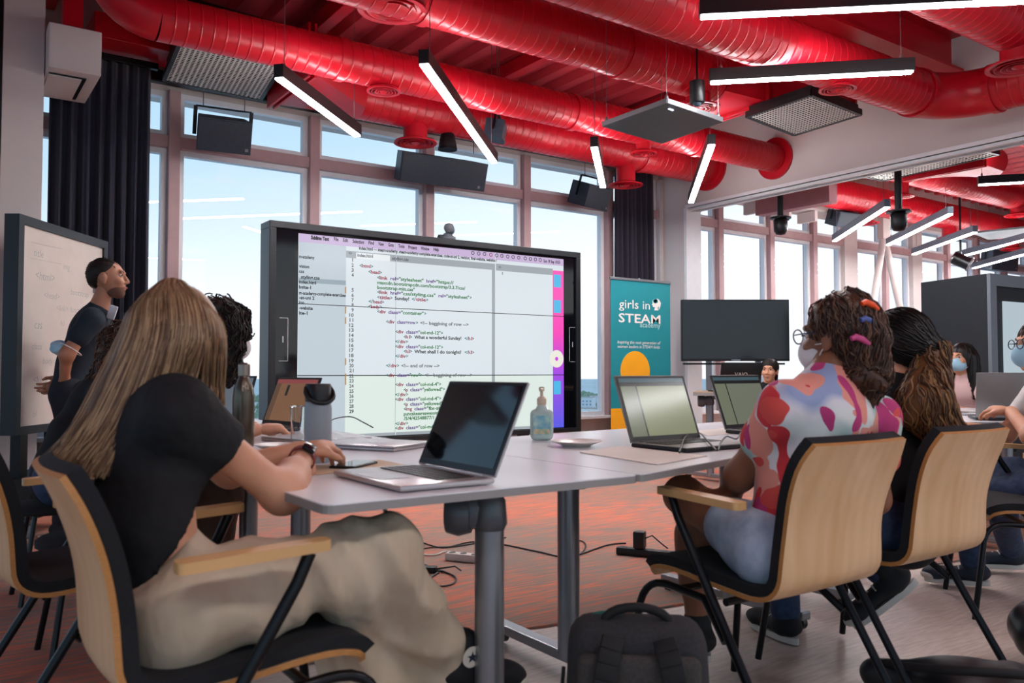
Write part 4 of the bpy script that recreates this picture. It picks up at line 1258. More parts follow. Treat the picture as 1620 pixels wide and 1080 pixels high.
def make_chair():
    t = thing('armchair', '', 'chair')
    P = shell_profile(); k = len(P)
    def sheet(o0, o1, wscale, i0, i1, nx=11, inset=0.0, curve=0.018, mi=0):
        V = []; F = []
        rows = list(range(i0, i1 + 1)); R = len(rows)
        for side, off in ((0, o0), (1, o1)):
            for a, i in enumerate(rows):
                d = (P[min(i + 1, k - 1)] - P[max(i - 1, 0)]).normalized()
                nn = Vector((d.y, -d.x))         # towards the sitter / upwards
                if nn.y < 0 and i < 8: nn = -nn
                z = P[i].y
                hw = 0.222 - 0.012 * math.exp(-((z - 0.60) / 0.09) ** 2) * (i > 10)
                if i > k - 4: hw -= 0.004 * (i - (k - 4)) ** 1.6
                if i < 3: hw -= 0.006 * (3 - i) ** 1.5
                hw = hw * wscale - inset
                for j in range(nx):
                    s = 2 * j / (nx - 1) - 1
                    bend = curve * (1 - s * s) * (1.0 if i > 14 else 0.35)
                    y = P[i].x - nn.x * off * -1; zz = P[i].y + nn.y * off
                    if i > 10: y -= bend
                    else: zz -= bend * 0.5
                    V.append((s * hw, y, zz))
        def id(sd, a, j): return sd * R * nx + a * nx + j
        for a in range(R - 1):
            for j in range(nx - 1):
                F.append((id(0, a, j), id(0, a, j + 1), id(0, a + 1, j + 1), id(0, a + 1, j)))
                F.append((id(1, a, j), id(1, a + 1, j), id(1, a + 1, j + 1), id(1, a, j + 1)))
        E = []
        for a in range(R - 1):
            E.append((id(0, a, 0), id(0, a + 1, 0), id(1, a + 1, 0), id(1, a, 0)))
            E.append((id(0, a, nx - 1), id(1, a, nx - 1), id(1, a + 1, nx - 1), id(0, a + 1, nx - 1)))
        for j in range(nx - 1):
            E.append((id(0, 0, j), id(1, 0, j), id(1, 0, j + 1), id(0, 0, j + 1)))
            E.append((id(0, R - 1, j), id(0, R - 1, j + 1), id(1, R - 1, j + 1), id(1, R - 1, j)))
        return V, F, E
    V, F, E = sheet(0.0, -0.012, 1.0, 0, k - 1)
    m = MB(); m.add(V, F, 0); n0 = m.n; m.f.extend(E); m.mi.extend([1] * len(E))
    m.build('shell', [WOOD, WEDGE], t, smooth=35)
    V, F, E = sheet(0.001, 0.028, 0.985, 1, k - 1)
    m = MB(); m.add(V, F + E, 0); m.build('padding', PAD, t, smooth=50)
    for s in (-1, 1):
        m = MB()
        poly = rounded([Vector((s * 0.235, -0.16, 0.648)), Vector((s * 0.285, -0.16, 0.648)), Vector((s * 0.29, 0.12, 0.66)), Vector((s * 0.245, 0.12, 0.66))], 0.015)
        m.prism(poly, (0, 0, 0.02)); m.build('armrest', M('beech_arm', '#d0a56f', 0.38, var=0.08, vscale=5, stretch=(12, 1, 1)), t)
        m = MB(); m.tube([(s * 0.262, 0.085, 0.655), (s * 0.262, 0.06, 0.60), (s * 0.265, -0.30, 0.012)], 0.0125, 10); m.build('leg', TUBE, t, smooth=40)
        m = MB(); m.tube([(s * 0.258, -0.10, 0.30), (s * 0.225, 0.0, 0.385), (s * 0.205, 0.15, 0.388)] + [tuple(q) for q in bez([(s * 0.205, 0.17, 0.388), (s * 0.21, 0.24, 0.388), (s * 0.22, 0.255, 0.32)], 5)] + [(s * 0.245, 0.30, 0.012)], 0.0115, 10)
        m.build('leg', TUBE, t, smooth=40)
    m = MB(); m.tube([(-0.205, 0.10, 0.388), (0.205, 0.10, 0.388)], 0.011, 8); m.tube([(-0.21, -0.06, 0.386), (0.21, -0.06, 0.386)], 0.011, 8); m.build('cross_tube', TUBE, t, smooth=40)
    return t
ch0 = make_chair()
def put_chair(label, p, fdir, first=[True]):
    if first[0]:
        o = ch0; first[0] = False
    else:
        o = copy_tree(ch0)
    o.location = (p.x, p.y, 0.006 if p.y > 1.9 else 0.0)
    o.rotation_euler = (0, 0, math.atan2(fdir.y, fdir.x) - PI / 2)
    o['label'] = label; o['category'] = 'chair'; o['group'] = 'beech armchairs with black pads'
    return o
def ang(deg):
    a = math.radians(deg); v = W(math.cos(a), math.sin(a), 0); return v.normalized()
def chair_at(label, top_r, top_f, deg):
    """top_r, top_f: metres right/ahead of the viewpoint of the middle of the backrest's upper edge"""
    f = ang(deg); p = W(top_r, top_f, 0) + f * 0.31
    return put_chair(label, p, f)
chair_at('beech armchair of the blonde girl in the black t-shirt', -0.86, 1.598, 35)
chair_at('beech armchair of the girl in the colourful printed t-shirt', 0.885, 2.165, 125)
chair_at('beech armchair of the girl in black with the long ponytail', 1.40, 2.56, 125)
chair_at('empty beech armchair with black seat behind the blonde girl', -1.45, 2.26, 38)
chair_at('beech armchair of the masked girl in white with glasses', 2.50, 3.45, 165)

# ================================================================== LAPTOPS
KEYM = M('laptop_keys', '#1b1d21', 0.5, var=0.1)
def laptop(label, c, rz, lean, body, lid, w_=0.36, d_=0.24, screen=None, z=TZ, deck=None, lettering=None, bez_=0.012, content=None):
    t = thing('laptop', label, 'laptop', (c[0], c[1], z), rz)
    hb = 0.014
    m = MB(); m.box((0, 0, hb / 2 + 0.002), (w_, d_, hb), 0.006); bs = m.build('base', body, t, smooth=40)
    if deck:
        m = MB(); m.box((0, 0, hb + 0.0022), (w_ * 0.985, d_ * 0.97, 0.001)); m.build('deck', deck, bs)
    m = MB()
    kw = w_ * 0.80; kd = d_ * 0.42; ny = 5; nx = 14
    for j in range(ny):
        for i in range(nx):
            m.box((-kw / 2 + kw * (i + 0.5) / nx, d_ * 0.08 + kd * ((j + 0.5) / ny - 0.5) + 0.02, hb + 0.0035), (kw / nx * 0.84, kd / ny * 0.82, 0.002))
    m.build('keys', KEYM, bs, kind='stuff', fix=False)
    m = MB(); m.box((0, -d_ * 0.31, hb + 0.0028), (w_ * 0.36, d_ * 0.3, 0.0008)); m.build('trackpad', lid if not deck else deck, bs)
    hy = d_ / 2 - 0.004; hz = hb + 0.003
    R = Matrix.Rotation(-lean, 3, 'X')
    H = Vector((0, hy, hz))
    dh = d_ * 0.98
    m = MB(); m.box(H + R @ Vector((0, 0.004, dh / 2)), (w_, 0.007, dh), 0.003, mat=R); ld = m.build('lid', lid, t, smooth=40)
    m = MB(); m.box(H + R @ Vector((0, 0.0, dh / 2)), (w_ * 0.985, 0.0016, dh * 0.97), 0.0, mat=R); m.build('bezel', M('bezel_black', '#101216', 0.3), ld)
    sm = screen or M('screen_dark', '#04050a', 0.06, spec=0.7)
    sw, sh = w_ - 2 * bez_ - 0.004, dh - 2.6 * bez_
    m = MB(); m.box(H + R @ Vector((0, -0.0012, dh / 2 + bez_ * 0.3)), (sw, 0.0014, sh), 0.0, mat=R); sc_ = m.build('display', sm, ld)
    if content:
        for (x0, x1, z0_, z1_, cm) in content:
            m = MB(); m.box(H + R @ Vector((sw * ((x0 + x1) / 2 - 0.5), -0.0022, dh / 2 + bez_ * 0.3 + sh * ((z0_ + z1_) / 2 - 0.5))), (sw * (x1 - x0), 0.0006, sh * (z1_ - z0_)), 0.0, mat=R); m.build('window_picture', cm, ld)
    m = MB(); m.tube([(-w_ * 0.38, hy + 0.002, hz - 0.002), (w_ * 0.38, hy + 0.002, hz - 0.002)], 0.006, 8); m.build('hinge', body, t)
    if lettering:
        m = MB(); xd = R @ Vector((-1, 0, 0)); yd = R @ Vector((0, 0, 1))
        o = H + R @ Vector((w_ * 0.16, 0.0078, dh * 0.5))
        text_into(m, lettering, 0.055, o, xd, yd, width=w_ * 0.32, bold=0.001); m.build('lettering', M('silver_print', '#c9c9c6', 0.3, metal=0.6), ld, fix=False)
    return t
SILV = M('laptop_silver', '#b9b6b6', 0.3, metal=0.55, var=0.02)
DARKL = M('laptop_dark', '#2a2d33', 0.4, var=0.06)
GREYL = M('laptop_grey', '#8d8a88', 0.38, metal=0.4, var=0.04)
laptop('open silver laptop with black screen on the table corner', (0.955, 1.79), math.radians(-90), math.radians(24), SILV, SILV, 0.365, 0.245)
olive = emat('screen_olive', '#8f9476', 0.62)
side_ol = emat('screen_olive_side', '#7f8570', 0.55); top_ol = emat('screen_teal_bar', '#4c6a74', 0.5); dk_ol = emat('screen_dark_bar', '#2d3234', 0.3)
cont = [(0.0, 1.0, 0.93, 1.0, top_ol), (0.0, 1.0, 0.86, 0.93, dk_ol), (0.0, 0.22, 0.0, 0.86, side_ol), (0.22, 0.24, 0.0, 0.86, dk_ol)]
laptop('open grey laptop with an olive code window beside the papers', (2.165, 2.005), math.radians(2), math.radians(20), M('laptop_black', '#17191d', 0.4), GREYL, 0.36, 0.25, screen=olive, deck=GREYL, content=cont)
laptop('open grey laptop before the girl in the printed t-shirt and the girl in black', (2.95, 2.27), math.radians(4), math.radians(20), M('laptop_black', '#17191d', 0.4), GREYL, 0.36, 0.25, screen=emat('screen_olive2', '#7d8474', 0.55), deck=GREYL, content=cont)
brown = emat('screen_brown', '#8a6348', 0.55)
cont2 = [(0.0, 1.0, 0.9, 1.0, emat('screen_redbar', '#a05050', 0.5)), (0.0, 0.12, 0.0, 0.9, emat('screen_brown2', '#6d5240', 0.5)), (0.3, 0.36, 0.6, 0.86, dk_ol)]
laptop('open black laptop with a brownish web page behind the grey flask', (1.22, 3.72), math.radians(-78), math.radians(22), DARKL, DARKL, 0.36, 0.24, screen=brown, content=cont2)
laptop('open dark laptop behind the brown web page laptop', (1.12, 4.30), math.radians(-70), math.radians(18), DARKL, DARKL, 0.36, 0.24, screen=emat('screen_grey', '#6b6f78', 0.5))
q = ont(1160, 620, 7.5)
laptop('open black laptop with silver lettering on the wood-edged table', (q.x, q.y), math.atan2(RT.y, RT.x) + PI + 0.15, math.radians(15), BLK, BLK, 0.38, 0.26, z=0.82, lettering='VAIO', screen=emat('screen_grey', '#6b6f78', 0.5))
q = W(2.72, 5.15, 0)
laptop('open silver laptop before the masked girl in pink', (q.x, q.y), math.radians(60), math.radians(15), SILV, SILV, 0.33, 0.23, screen=M('screen_dark', '#04050a', 0.06))
q = W(2.70, 4.55, 0)
laptop('open black laptop before the masked girl with glasses', (q.x, q.y), math.radians(125), math.radians(12), DARKL, GREYL, 0.36, 0.25, screen=emat('screen_navy', '#1c2738', 0.4))
# closed laptops
def closed(label, c, rz, z, w_=0.35, d_=0.245):
    t = thing('closed_laptop', label, 'laptop', (c[0], c[1], z), rz)
    m = MB(); m.box((0, 0, 0.006), (w_, d_, 0.010), 0.004); m.build('base', SILV, t, smooth=40)
    m = MB(); m.box((0, 0, 0.0145), (w_, d_, 0.0065), 0.003); m.build('lid', SILV, t, smooth=40)
    m = MB(); m.lathe([(0.001, 0), (0.016, 0), (0.016, 0.0006)], (0, 0, 0.0178), 16); m.build('logo', M('logo_grey', '#d9d9db', 0.15, metal=0.7), t)
closed('closed silver laptop lying behind the grey flask', (1.27, 2.66), math.radians(-62), TZ)
closed('closed silver laptop lying further back on the same table', (1.20, 3.0), math.radians(-75), TZ)

# ================================================================== SMALL THINGS ON THE TABLES
def P3(v, z): return Vector((v[0], v[1], z))
# grey flask
c = (0.925, 2.30)
t = thing('flask', 'light grey steel flask with black loop lid', 'bottle', (*c, TZ))
m = MB(); m.lathe([(0.036, 0.0), (0.039, 0.004), (0.039, 0.155), (0.035, 0.175)], (0, 0, 0), 28); m.build('body', M('flask_grey', '#8f9aa2', 0.4, var=0.03, bump=0.05, bscale=300), t, smooth=40)
m = MB(); m.lathe([(0.035, 0.174), (0.037, 0.176), (0.037, 0.222), (0.034, 0.226)], (0, 0, 0), 28); m.build('lid', BLK, t, smooth=40)
m = MB(); m.tube([tuple(q) for q in bez([(-0.036, 0, 0.215), (-0.06, -0.02, 0.17), (0, -0.075, 0.155), (0.06, -0.02, 0.175), (0.036, 0, 0.215)], 12)], 0.007, 8); m.build('carry_loop', BLK, t, smooth=60)
# steel bottle
c = (0.905, 2.93)
t = thing('steel_bottle', 'dark bronze steel bottle with narrow capped neck', 'bottle', (*c, TZ))
m = MB(); m.lathe([(0.034, 0), (0.037, 0.004), (0.037, 0.17), (0.033, 0.205), (0.02, 0.235), (0.017, 0.245)], (0, 0, 0), 24); m.build('body', M('bronze_steel', '#5d564c', 0.28, metal=0.8, var=0.05), t, smooth=40)
m = MB(); m.lathe([(0.0175, 0.244), (0.021, 0.247), (0.021, 0.285), (0.014, 0.292)], (0, 0, 0), 20); m.build('cap', M('cap_steel', '#8a7f76', 0.3, metal=0.7), t, smooth=40)
# drinking glass
CLEAR = M('clear_glass', '#f4f8fa', 0.02, trans=1.0, ior=1.3)
t = thing('drinking_glass', 'tall narrow clear glass beside the grey flask', 'glass', (1.06, 2.82, TZ))
m = MB(); m.lathe([(0.022, 0.0), (0.025, 0.14), (0.023, 0.14), (0.0205, 0.012)], (0, 0, 0), 24); m.build('tumbler', CLEAR, t, smooth=40)
m = MB(); m.lathe([(0.0225, 0.137), (0.0255, 0.138), (0.0255, 0.142), (0.0225, 0.142)], (0, 0, 0), 24, cap=False); m.build('rim', CLEAR, t, smooth=60)
# sanitizer
p = onz(857, 696, TZ)
t = thing('sanitizer_bottle', 'clear pump bottle of sanitizer with blue and green label', 'bottle', (p.x, p.y, TZ), math.atan2(RT.y, RT.x))
m = MB(); V_, F_ = rbox_data(0.088, 0.05, 0.118, 0.02, 4); m.add(V_ + np.array((0, 0, 0.059)), F_); m.lathe([(0.03, 0.11), (0.018, 0.13), (0.014, 0.138)], (0, 0, 0), 20); m.build('body', M('sanitizer_gel', '#cfe9e4', 0.1, trans=0.35, ior=1.2), t, smooth=50)
m = MB(); m.box((0, -0.0255, 0.058), (0.066, 0.001, 0.074)); m.box((0, 0.0255, 0.058), (0.066, 0.001, 0.074)); m.build('label', M('label_blue', '#5aa6c0', 0.4, col2='#b9d8c8', vscale=30), t)
m = MB(); m.box((0.0, -0.0263, 0.035), (0.06, 0.0006, 0.02)); m.build('label', M('label_green', '#8fb59a', 0.4, col2='#d9c9a0', vscale=60), t)
PUMP = M('pump_beige', '#cdbca4', 0.45)
m = MB(); m.lathe([(0.016, 0.134), (0.018, 0.137), (0.018, 0.158), (0.011, 0.166), (0.006, 0.168), (0.006, 0.188)], (0, 0, 0), 18); m.lathe([(0.010, 0.186), (0.011, 0.198), (0.009, 0.203)], (0, 0, 0), 16); m.bar((0, 0, 0.195), (0.0, -0.038, 0.190), 0.010, 0.010, 0.003); m.tube([(0, 0, 0.135), (0, 0, 0.012)], 0.003, 6); m.build('pump', PUMP, t, smooth=40)
# plates
CHINA = M('white_china', '#cdc8c0', 0.3, var=0.03)
def plate(label, p, r):
    t = thing('plate', label, 'plate', (p.x, p.y, TZ))
    m = MB(); m.lathe([(r * 0.5, 0.0), (r * 0.55, 0.004), (r * 0.62, 0.007), (r, 0.018), (r * 0.985, 0.021), (r * 0.6, 0.010), (0.002, 0.009)], (0, 0, 0), 32); m.build('dish', CHINA, t, smooth=60)
    m = MB(); m.lathe([(r * 0.55, 0.0), (r * 0.55, 0.003), (r * 0.48, 0.003), (r * 0.48, 0.0)], (0, 0, 0), 28, cap=False); m.build('foot_ring', CHINA, t)
plate('round white plate beside the sanitizer bottle', onz(912, 706, TZ), 0.09)
plate('small round plate beside the drinking glass', onz(438, 712, TZ), 0.075)
# phone
p = onz(560, 738, TZ)
t = thing('smartphone', 'black smartphone lying by the flask', 'phone', (p.x, p.y, TZ), math.radians(-50))
m = MB(); m.box((0, 0, 0.005), (0.075, 0.15, 0.009), 0.003); m.build('case', BLK, t, smooth=40)
m = MB(); m.box((0, 0, 0.0099), (0.068, 0.14, 0.0008)); m.build('glass', M('phone_glass', '#26363c', 0.05, spec=0.7), t)
# sheets of paper
PAPER = M('paper', '#d9d2c8', 0.7, var=0.02); KRAFT = M('paper_kraft', '#c9b294', 0.7, var=0.04)
def sheet(label, poly, mat, z=TZ, group=None):
    P = [onz(x, y, z) for x, y in poly]
    m = MB(); m.prism([Vector((p.x, p.y, z + 0.001)) for p in P], (0, 0, 0.0015)); o = m.build('paper_sheet', mat)
    tag(o, label, 'paper', group)
sheet('pale sheets of paper in front of the grey laptop', [(917, 716), (985, 706), (1118, 722), (1040, 736)], PAPER)
sheet('brown paper sheet under the smartphone', [(500, 752), (495, 738), (600, 728), (640, 736)], KRAFT)
sheet('paper sheet lying behind the open grey laptop', [(1100, 682), (1160, 676), (1175, 684), (1120, 690)], PAPER)
sheet('pale paper under the drinking glass', [(410, 716), (430, 700), (520, 695), (520, 712)], KRAFT)
def cable(label, pts, r, mat, name='cable', z=None):
    P = [Vector(p) for p in pts]
    out = []
    for i in range(len(P) - 1):
        p0 = P[max(i - 1, 0)]; p1 = P[i]; p2 = P[i + 1]; p3 = P[min(i + 2, len(P) - 1)]
        for j in range(6):
            t = j / 6
            out.append(0.5 * ((2 * p1) + (p2 - p0) * t + (2 * p0 - 5 * p1 + 4 * p2 - p3) * t * t + (3 * p1 - p0 - 3 * p2 + p3) * t ** 3))
    out.append(P[-1])
    m = MB(); m.tube(out, r, 7); o = m.build(name, mat, smooth=60); tag(o, label, 'cable'); return o
CB = M('cable_black', '#0c0c0f', 0.45); CWH = M('cable_white', '#cfc8c0', 0.5)
fz = 0.009
F_ = lambda *pp: [onz(x, y, fz + 0.002) for x, y in pp]
cable('black cable hanging from the table edge down to the carpet plugs', [onz(608, 805, 0.715), ont(625, 830, 2.6), ont(650, 852, 3.2)] + F_((652, 880), (665, 895), (700, 904)), 0.0045, CB)
cable('black cable looped on the carpet under the table', F_((633, 858), (660, 856), (700, 866), (745, 857), (790, 860), (850, 872), (900, 880), (960, 862), (990, 859)), 0.0045, CB)
cable('black cable crossing towards the white power strip', F_((645, 873), (680, 866), (720, 864), (770, 856), (800, 850)), 0.004, CB)
cable('black cable coiled in a small loop on the carpet', F_((672, 893), (700, 903), (720, 912), (718, 922), (700, 927), (682, 924), (680, 915), (694, 905)), 0.0045, CB)
cable('black cable looped behind the silver table leg', F_((900, 850), (925, 858), (922, 872), (902, 882), (912, 866), (905, 850)), 0.004, CB)
cable('white cable of the small power strip', F_((655, 871), (672, 877), (690, 877), (705, 872), (722, 875)), 0.005, CWH)
cable('thin white cable on the carpet beside the whiteboard base', F_((60, 848), (80, 851), (105, 849)), 0.005, CWH)
cable('black cable lying on the keyboard of the grey laptop', [onz(x, y, TZ + 0.03) for x, y in ((1075, 715), (1085, 690), (1105, 684), (1122, 700), (1135, 712), (1140, 700), (1150, 690), (1165, 694), (1172, 684))], 0.003, CB)
cable('black cable lying behind the closed silver laptop', [onz(x, y, TZ + 0.02) for x, y in ((515, 672), (530, 662), (555, 659), (575, 668), (590, 676))], 0.003, CB)
def strip(label, px, mat, n, rz, L=0.3):
    p = onz(*px, 0.02)
    t = thing('power_strip', label, 'power strip', (p.x, p.y, 0.006), rz)
    m = MB(); m.box((0, 0, 0.021), (L, 0.055, 0.04), 0.006); m.build('body', mat, t, smooth=40)
    for k in range(n):
        m = MB(); m.lathe([(0.002, 0.0405), (0.019, 0.0405), (0.019, 0.042), (0.002, 0.042)], (-L / 2 + L * (k + 0.5) / n, 0, 0), 14); m.build('socket', M('socket_dark', '#26262a', 0.5), t)
    return t
strip('white power strip on the carpet behind the near table leg', (742, 884), CWH, 4, math.radians(-58), 0.26)
strip('black power strip on the carpet beside the chair of the printed t-shirt girl', (1030, 877), BLK, 5, math.radians(-62), 0.38)
def adapter(label, px, sz, rz, z=0.0):
    p = onz(*px, 0.03); t = thing('power_adapter', label, 'adapter', (p.x, p.y, 0.006 + z), rz)
    m = MB(); m.box((0, 0, sz[2] / 2), sz, 0.006); m.build('brick', BLK, t, smooth=40)
    m = MB(); m.tube([(sz[0] / 2, 0, sz[2] * 0.6), (sz[0] / 2 + 0.04, 0, sz[2] * 0.8), (sz[0] / 2 + 0.09, 0.01, 0.03), (sz[0] / 2 + 0.12, 0.02, 0.006)], 0.004, 6); m.build('lead', CB, t, smooth=60)
adapter('black plug adapter standing on the black power strip', (1012, 872), (0.06, 0.06, 0.09), math.radians(-60), 0.043)
adapter('flat black power brick tangled in cables on the carpet', (672, 897), (0.12, 0.05, 0.03), math.radians(-40))

# ================================================================== BAGS ON THE FLOOR
BAGM = M('bag_charcoal', '#2b2b2e', 0.85, var=0.2, vscale=120, bump=0.2, bscale=400)
BAGD = M('bag_black', '#0e0f12', 0.75, var=0.2, vscale=60, bump=0.1)
p = W(0.285, 1.93, 0)
t = thing('backpack', 'charcoal backpack with black straps standing by the table leg', 'backpack', p, math.atan2(RT.y, RT.x) - 0.1)
m = MB(); V_, F_q = rbox_data(0.325, 0.17, 0.435, 0.055, 4)
V_ = V_.copy(); V_[:, 0] *= 1 - 0.05 * (V_[:, 2] / 0.22); V_[:, 1] *= 1 - 0.15 * (V_[:, 2] / 0.22); V_[:, 1] += 0.02 * V_[:, 2] / 0.22
m.add(V_ + np.array((0, 0, 0.2175)), F_q); m.build('body', BAGM, t, smooth=60)
m = MB(); V_, F_q = rbox_data(0.27, 0.045, 0.36, 0.02, 3); m.add(V_ + np.array((0, -0.08, 0.20)), F_q); m.build('back_panel', M('bag_grey', '#3a3836', 0.9, var=0.2, vscale=150), t, smooth=60)
for s in (-1, 1):
    m = MB(); pts = bez([(s * 0.055, -0.075, 0.415), (s * 0.075, -0.16, 0.36), (s * 0.10, -0.15, 0.2), (s * 0.125, -0.09, 0.04)], 10)
    for a, b in zip(pts[:-1], pts[1:]):
        m.bar(a, b + (b - a) * 0.05, 0.05, 0.012, 0.003, up=(0, 1, 0))
    m.build('shoulder_strap', BAGD, t, smooth=50)
m = MB(); m.tube([tuple(q) for q in bez([(-0.075, 0.0, 0.425), (-0.07, 0.0, 0.475), (0.07, 0.0, 0.475), (0.075, 0.0, 0.425)], 10)], 0.011, 8); m.build('grab_handle', BAGD, t, smooth=60)
m = MB(); m.tube([tuple(q) for q in bez([(-0.150, 0.035, 0.30), (-0.155, 0.04, 0.44), (-0.10, 0.04, 0.437), (-0.03, 0.04, 0.437)], 12)], 0.006, 6); m.build('zip', M('zip_teal', '#1e5f57', 0.6), t, smooth=60)
m = MB(); m.tube([(-0.166, -0.02, 0.33), (-0.172, -0.03, 0.26)], 0.005, 6); m.build('zip_pull', BAGD, t)
def slump(name, label, cat, centre, prims, mat, disp=None, part='body', res=0.012):
    t = thing(name, label, cat, centre)
    m = MB(); sdf_into(m, prims, res=res, k=0.06, disp=disp); m.build(part, mat, t, world=True, smooth=179, fix=False)
    return t
def fold(a=0.006, s=28.0):
    return lambda g: a * np.sin(g[..., 0] * s + 2 * np.sin(g[..., 1] * s * 0.6)) * np.cos(g[..., 2] * s * 0.7 + g[..., 1] * s * 0.5)
b0 = W(1.32, 2.5, 0)
t = slump('shoulder_bag', 'slumped black fabric bag on the floor behind the chairs', 'bag', b0,
      [cone(W(1.15, 2.66, 0.05), W(1.52, 2.42, 0.07), 0.05, 0.07), ell(W(1.36, 2.53, 0.07), (0.15, 0.13, 0.07)), cone(W(1.44, 2.46, 0.055), W(1.54, 2.52, 0.06), 0.055, 0.055)], M('bag_nylon', '#14171d', 0.45, var=0.2, vscale=20), fold(0.009, 22))
m = MB(); m.tube([tuple(q) for q in bez([W(1.16, 2.62, 0.10), W(1.18, 2.4, 0.15), W(1.32, 2.3, 0.19), W(1.52, 2.38, 0.14)], 12)], 0.013, 8); m.build('strap', BAGD, t, world=True, smooth=60)
b1 = W(1.84, 2.84, 0)
slump('dark_rucksack', 'shiny black rucksack lying under the chair of the girl in black', 'backpack', b1,
      [ell(W(1.84, 2.84, 0.11), (0.13, 0.13, 0.11)), cone(W(1.80, 2.90, 0.12), W(1.94, 2.80, 0.15), 0.08, 0.1)], M('bag_shiny', '#14161b', 0.28, var=0.2, vscale=20), fold(0.007, 30))
b2 = W(1.36, 2.30, 0)
slump('patterned_pouch', 'yellow patterned cloth pouch lying beside the slumped black bag', 'pouch', b2,
      [ell(W(1.39, 2.26, 0.07), (0.10, 0.08, 0.065)), cone(W(1.36, 2.26, 0.055), W(1.46, 2.25, 0.08), 0.05, 0.055)], M('pouch_yellow', '#d8b34a', 0.8, col2='#7a3f3a', vscale=22), fold(0.004, 40))
# ================================================================== PEOPLE
from mathutils.kdtree import KDTree
def skin_mat(name, c1, c2):
    m = M(name, c1, 0.5, col2=c2, vscale=9, bump=0.03, bscale=250)
    b = m.node_tree.nodes['Principled BSDF']
    b.inputs['Subsurface Weight'].default_value = 0.12
    b.inputs['Subsurface Radius'].default_value = (0.02, 0.008, 0.004)
    return m
SK_FAIR = skin_mat('skin_fair', '#c98f70', '#d29c7e')
SK_BROWN = skin_mat('skin_brown', '#7d4f38', '#8a5a42')
SK_OLIVE = skin_mat('skin_olive', '#a8745a', '#b27f64')
EYEW = M('eye_white', '#b9b1a9', 0.5); EYED = M('eye_dark', '#20140e', 0.15); LIPS = M('lips', '#9a5a50', 0.45)
MASKB = M('mask_blue', '#9cc3d6', 0.8, var=0.04); MASKW = M('mask_white', '#d7d3d2', 0.8, var=0.04)
def v3(x): return Vector(x)
def nrm(x): return Vector(x).normalized()
def head_prims(c, f, u, s=1.0):
    c = v3(c); f = nrm(f); r = f.cross(v3(u)).normalized(); u = r.cross(f)
    A = np.array([r, f, u])
    P = lambda a, b, d: c + r * (a * s) + f * (b * s) + u * (d * s)
    R = lambda *x: tuple(q * s for q in x)
    pr = [ell(P(0, -0.012, 0.022), R(0.074, 0.094, 0.086), A), ell(P(0, 0.030, -0.045), R(0.056, 0.058, 0.066), A),
          ell(P(0, 0.062, -0.094), R(0.024, 0.020, 0.018), A, k=0.02 * s),
          cone(P(0, 0.086, 0.018), P(0, 0.106, -0.024), 0.006 * s, 0.011 * s, k=0.012 * s),
          ell(P(0.011, 0.096, -0.029), R(0.008, 0.009, 0.007), A, k=0.008 * s), ell(P(-0.011, 0.096, -0.029), R(0.008, 0.009, 0.007), A, k=0.008 * s),
          ell(P(0, 0.088, -0.054), R(0.021, 0.010, 0.006), A, k=0.008 * s), ell(P(0, 0.085, -0.066), R(0.018, 0.010, 0.007), A, k=0.008 * s),
          cone(P(-0.035, 0.079, 0.030), P(0.035, 0.079, 0.030), 0.010 * s, 0.010 * s, k=0.015 * s)]
    for q in (-1, 1):
        pr.append(ell(P(q * 0.036, 0.068, -0.025), R(0.022, 0.020, 0.020), A, k=0.02 * s))
        pr.append(('x',) + ell(P(q * 0.031, 0.094, 0.012), R(0.015, 0.014, 0.010), A, k=0.012 * s)[1:])
        pr.append(ell(P(q * 0.076, -0.008, -0.008), R(0.010, 0.019, 0.031), A, k=0.008 * s))
        pr.append(ell(P(q * 0.077, -0.002, -0.034), R(0.007, 0.009, 0.010), A, k=0.006 * s))
    return pr, P, (r, f, u)
def face_parts(t, P, ax, s, brow, lips=True):
    r, f, u = ax
    for q in (-1, 1):
        c = P(q * 0.031, 0.0715, 0.011)
        m = MB(); m.sphere(c, 0.0112 * s, 12); e_ = m.build('eye', EYEW, t, world=True, smooth=179)
        m = MB(); m.sphere(P(q * 0.031, 0.0775, 0.011), 0.0068 * s, 10); m.build('iris', EYED, e_, world=True, smooth=179)
        m = MB(); m.tube([P(q * 0.014, 0.0875, 0.027), P(q * 0.032, 0.0855, 0.034), P(q * 0.050, 0.072, 0.028)], [0.003 * s, 0.0042 * s, 0.002 * s], 8); m.build('eyebrow', brow, t, world=True, smooth=60)
    if lips:
        m = MB(); m.tube([P(-0.021, 0.089, -0.0595), P(-0.008, 0.0975, -0.0575), P(0.008, 0.0975, -0.0575), P(0.021, 0.089, -0.0595)], [0.002 * s, 0.0042 * s, 0.0042 * s, 0.002 * s], 8); m.build('lips', LIPS, t, world=True, smooth=60)
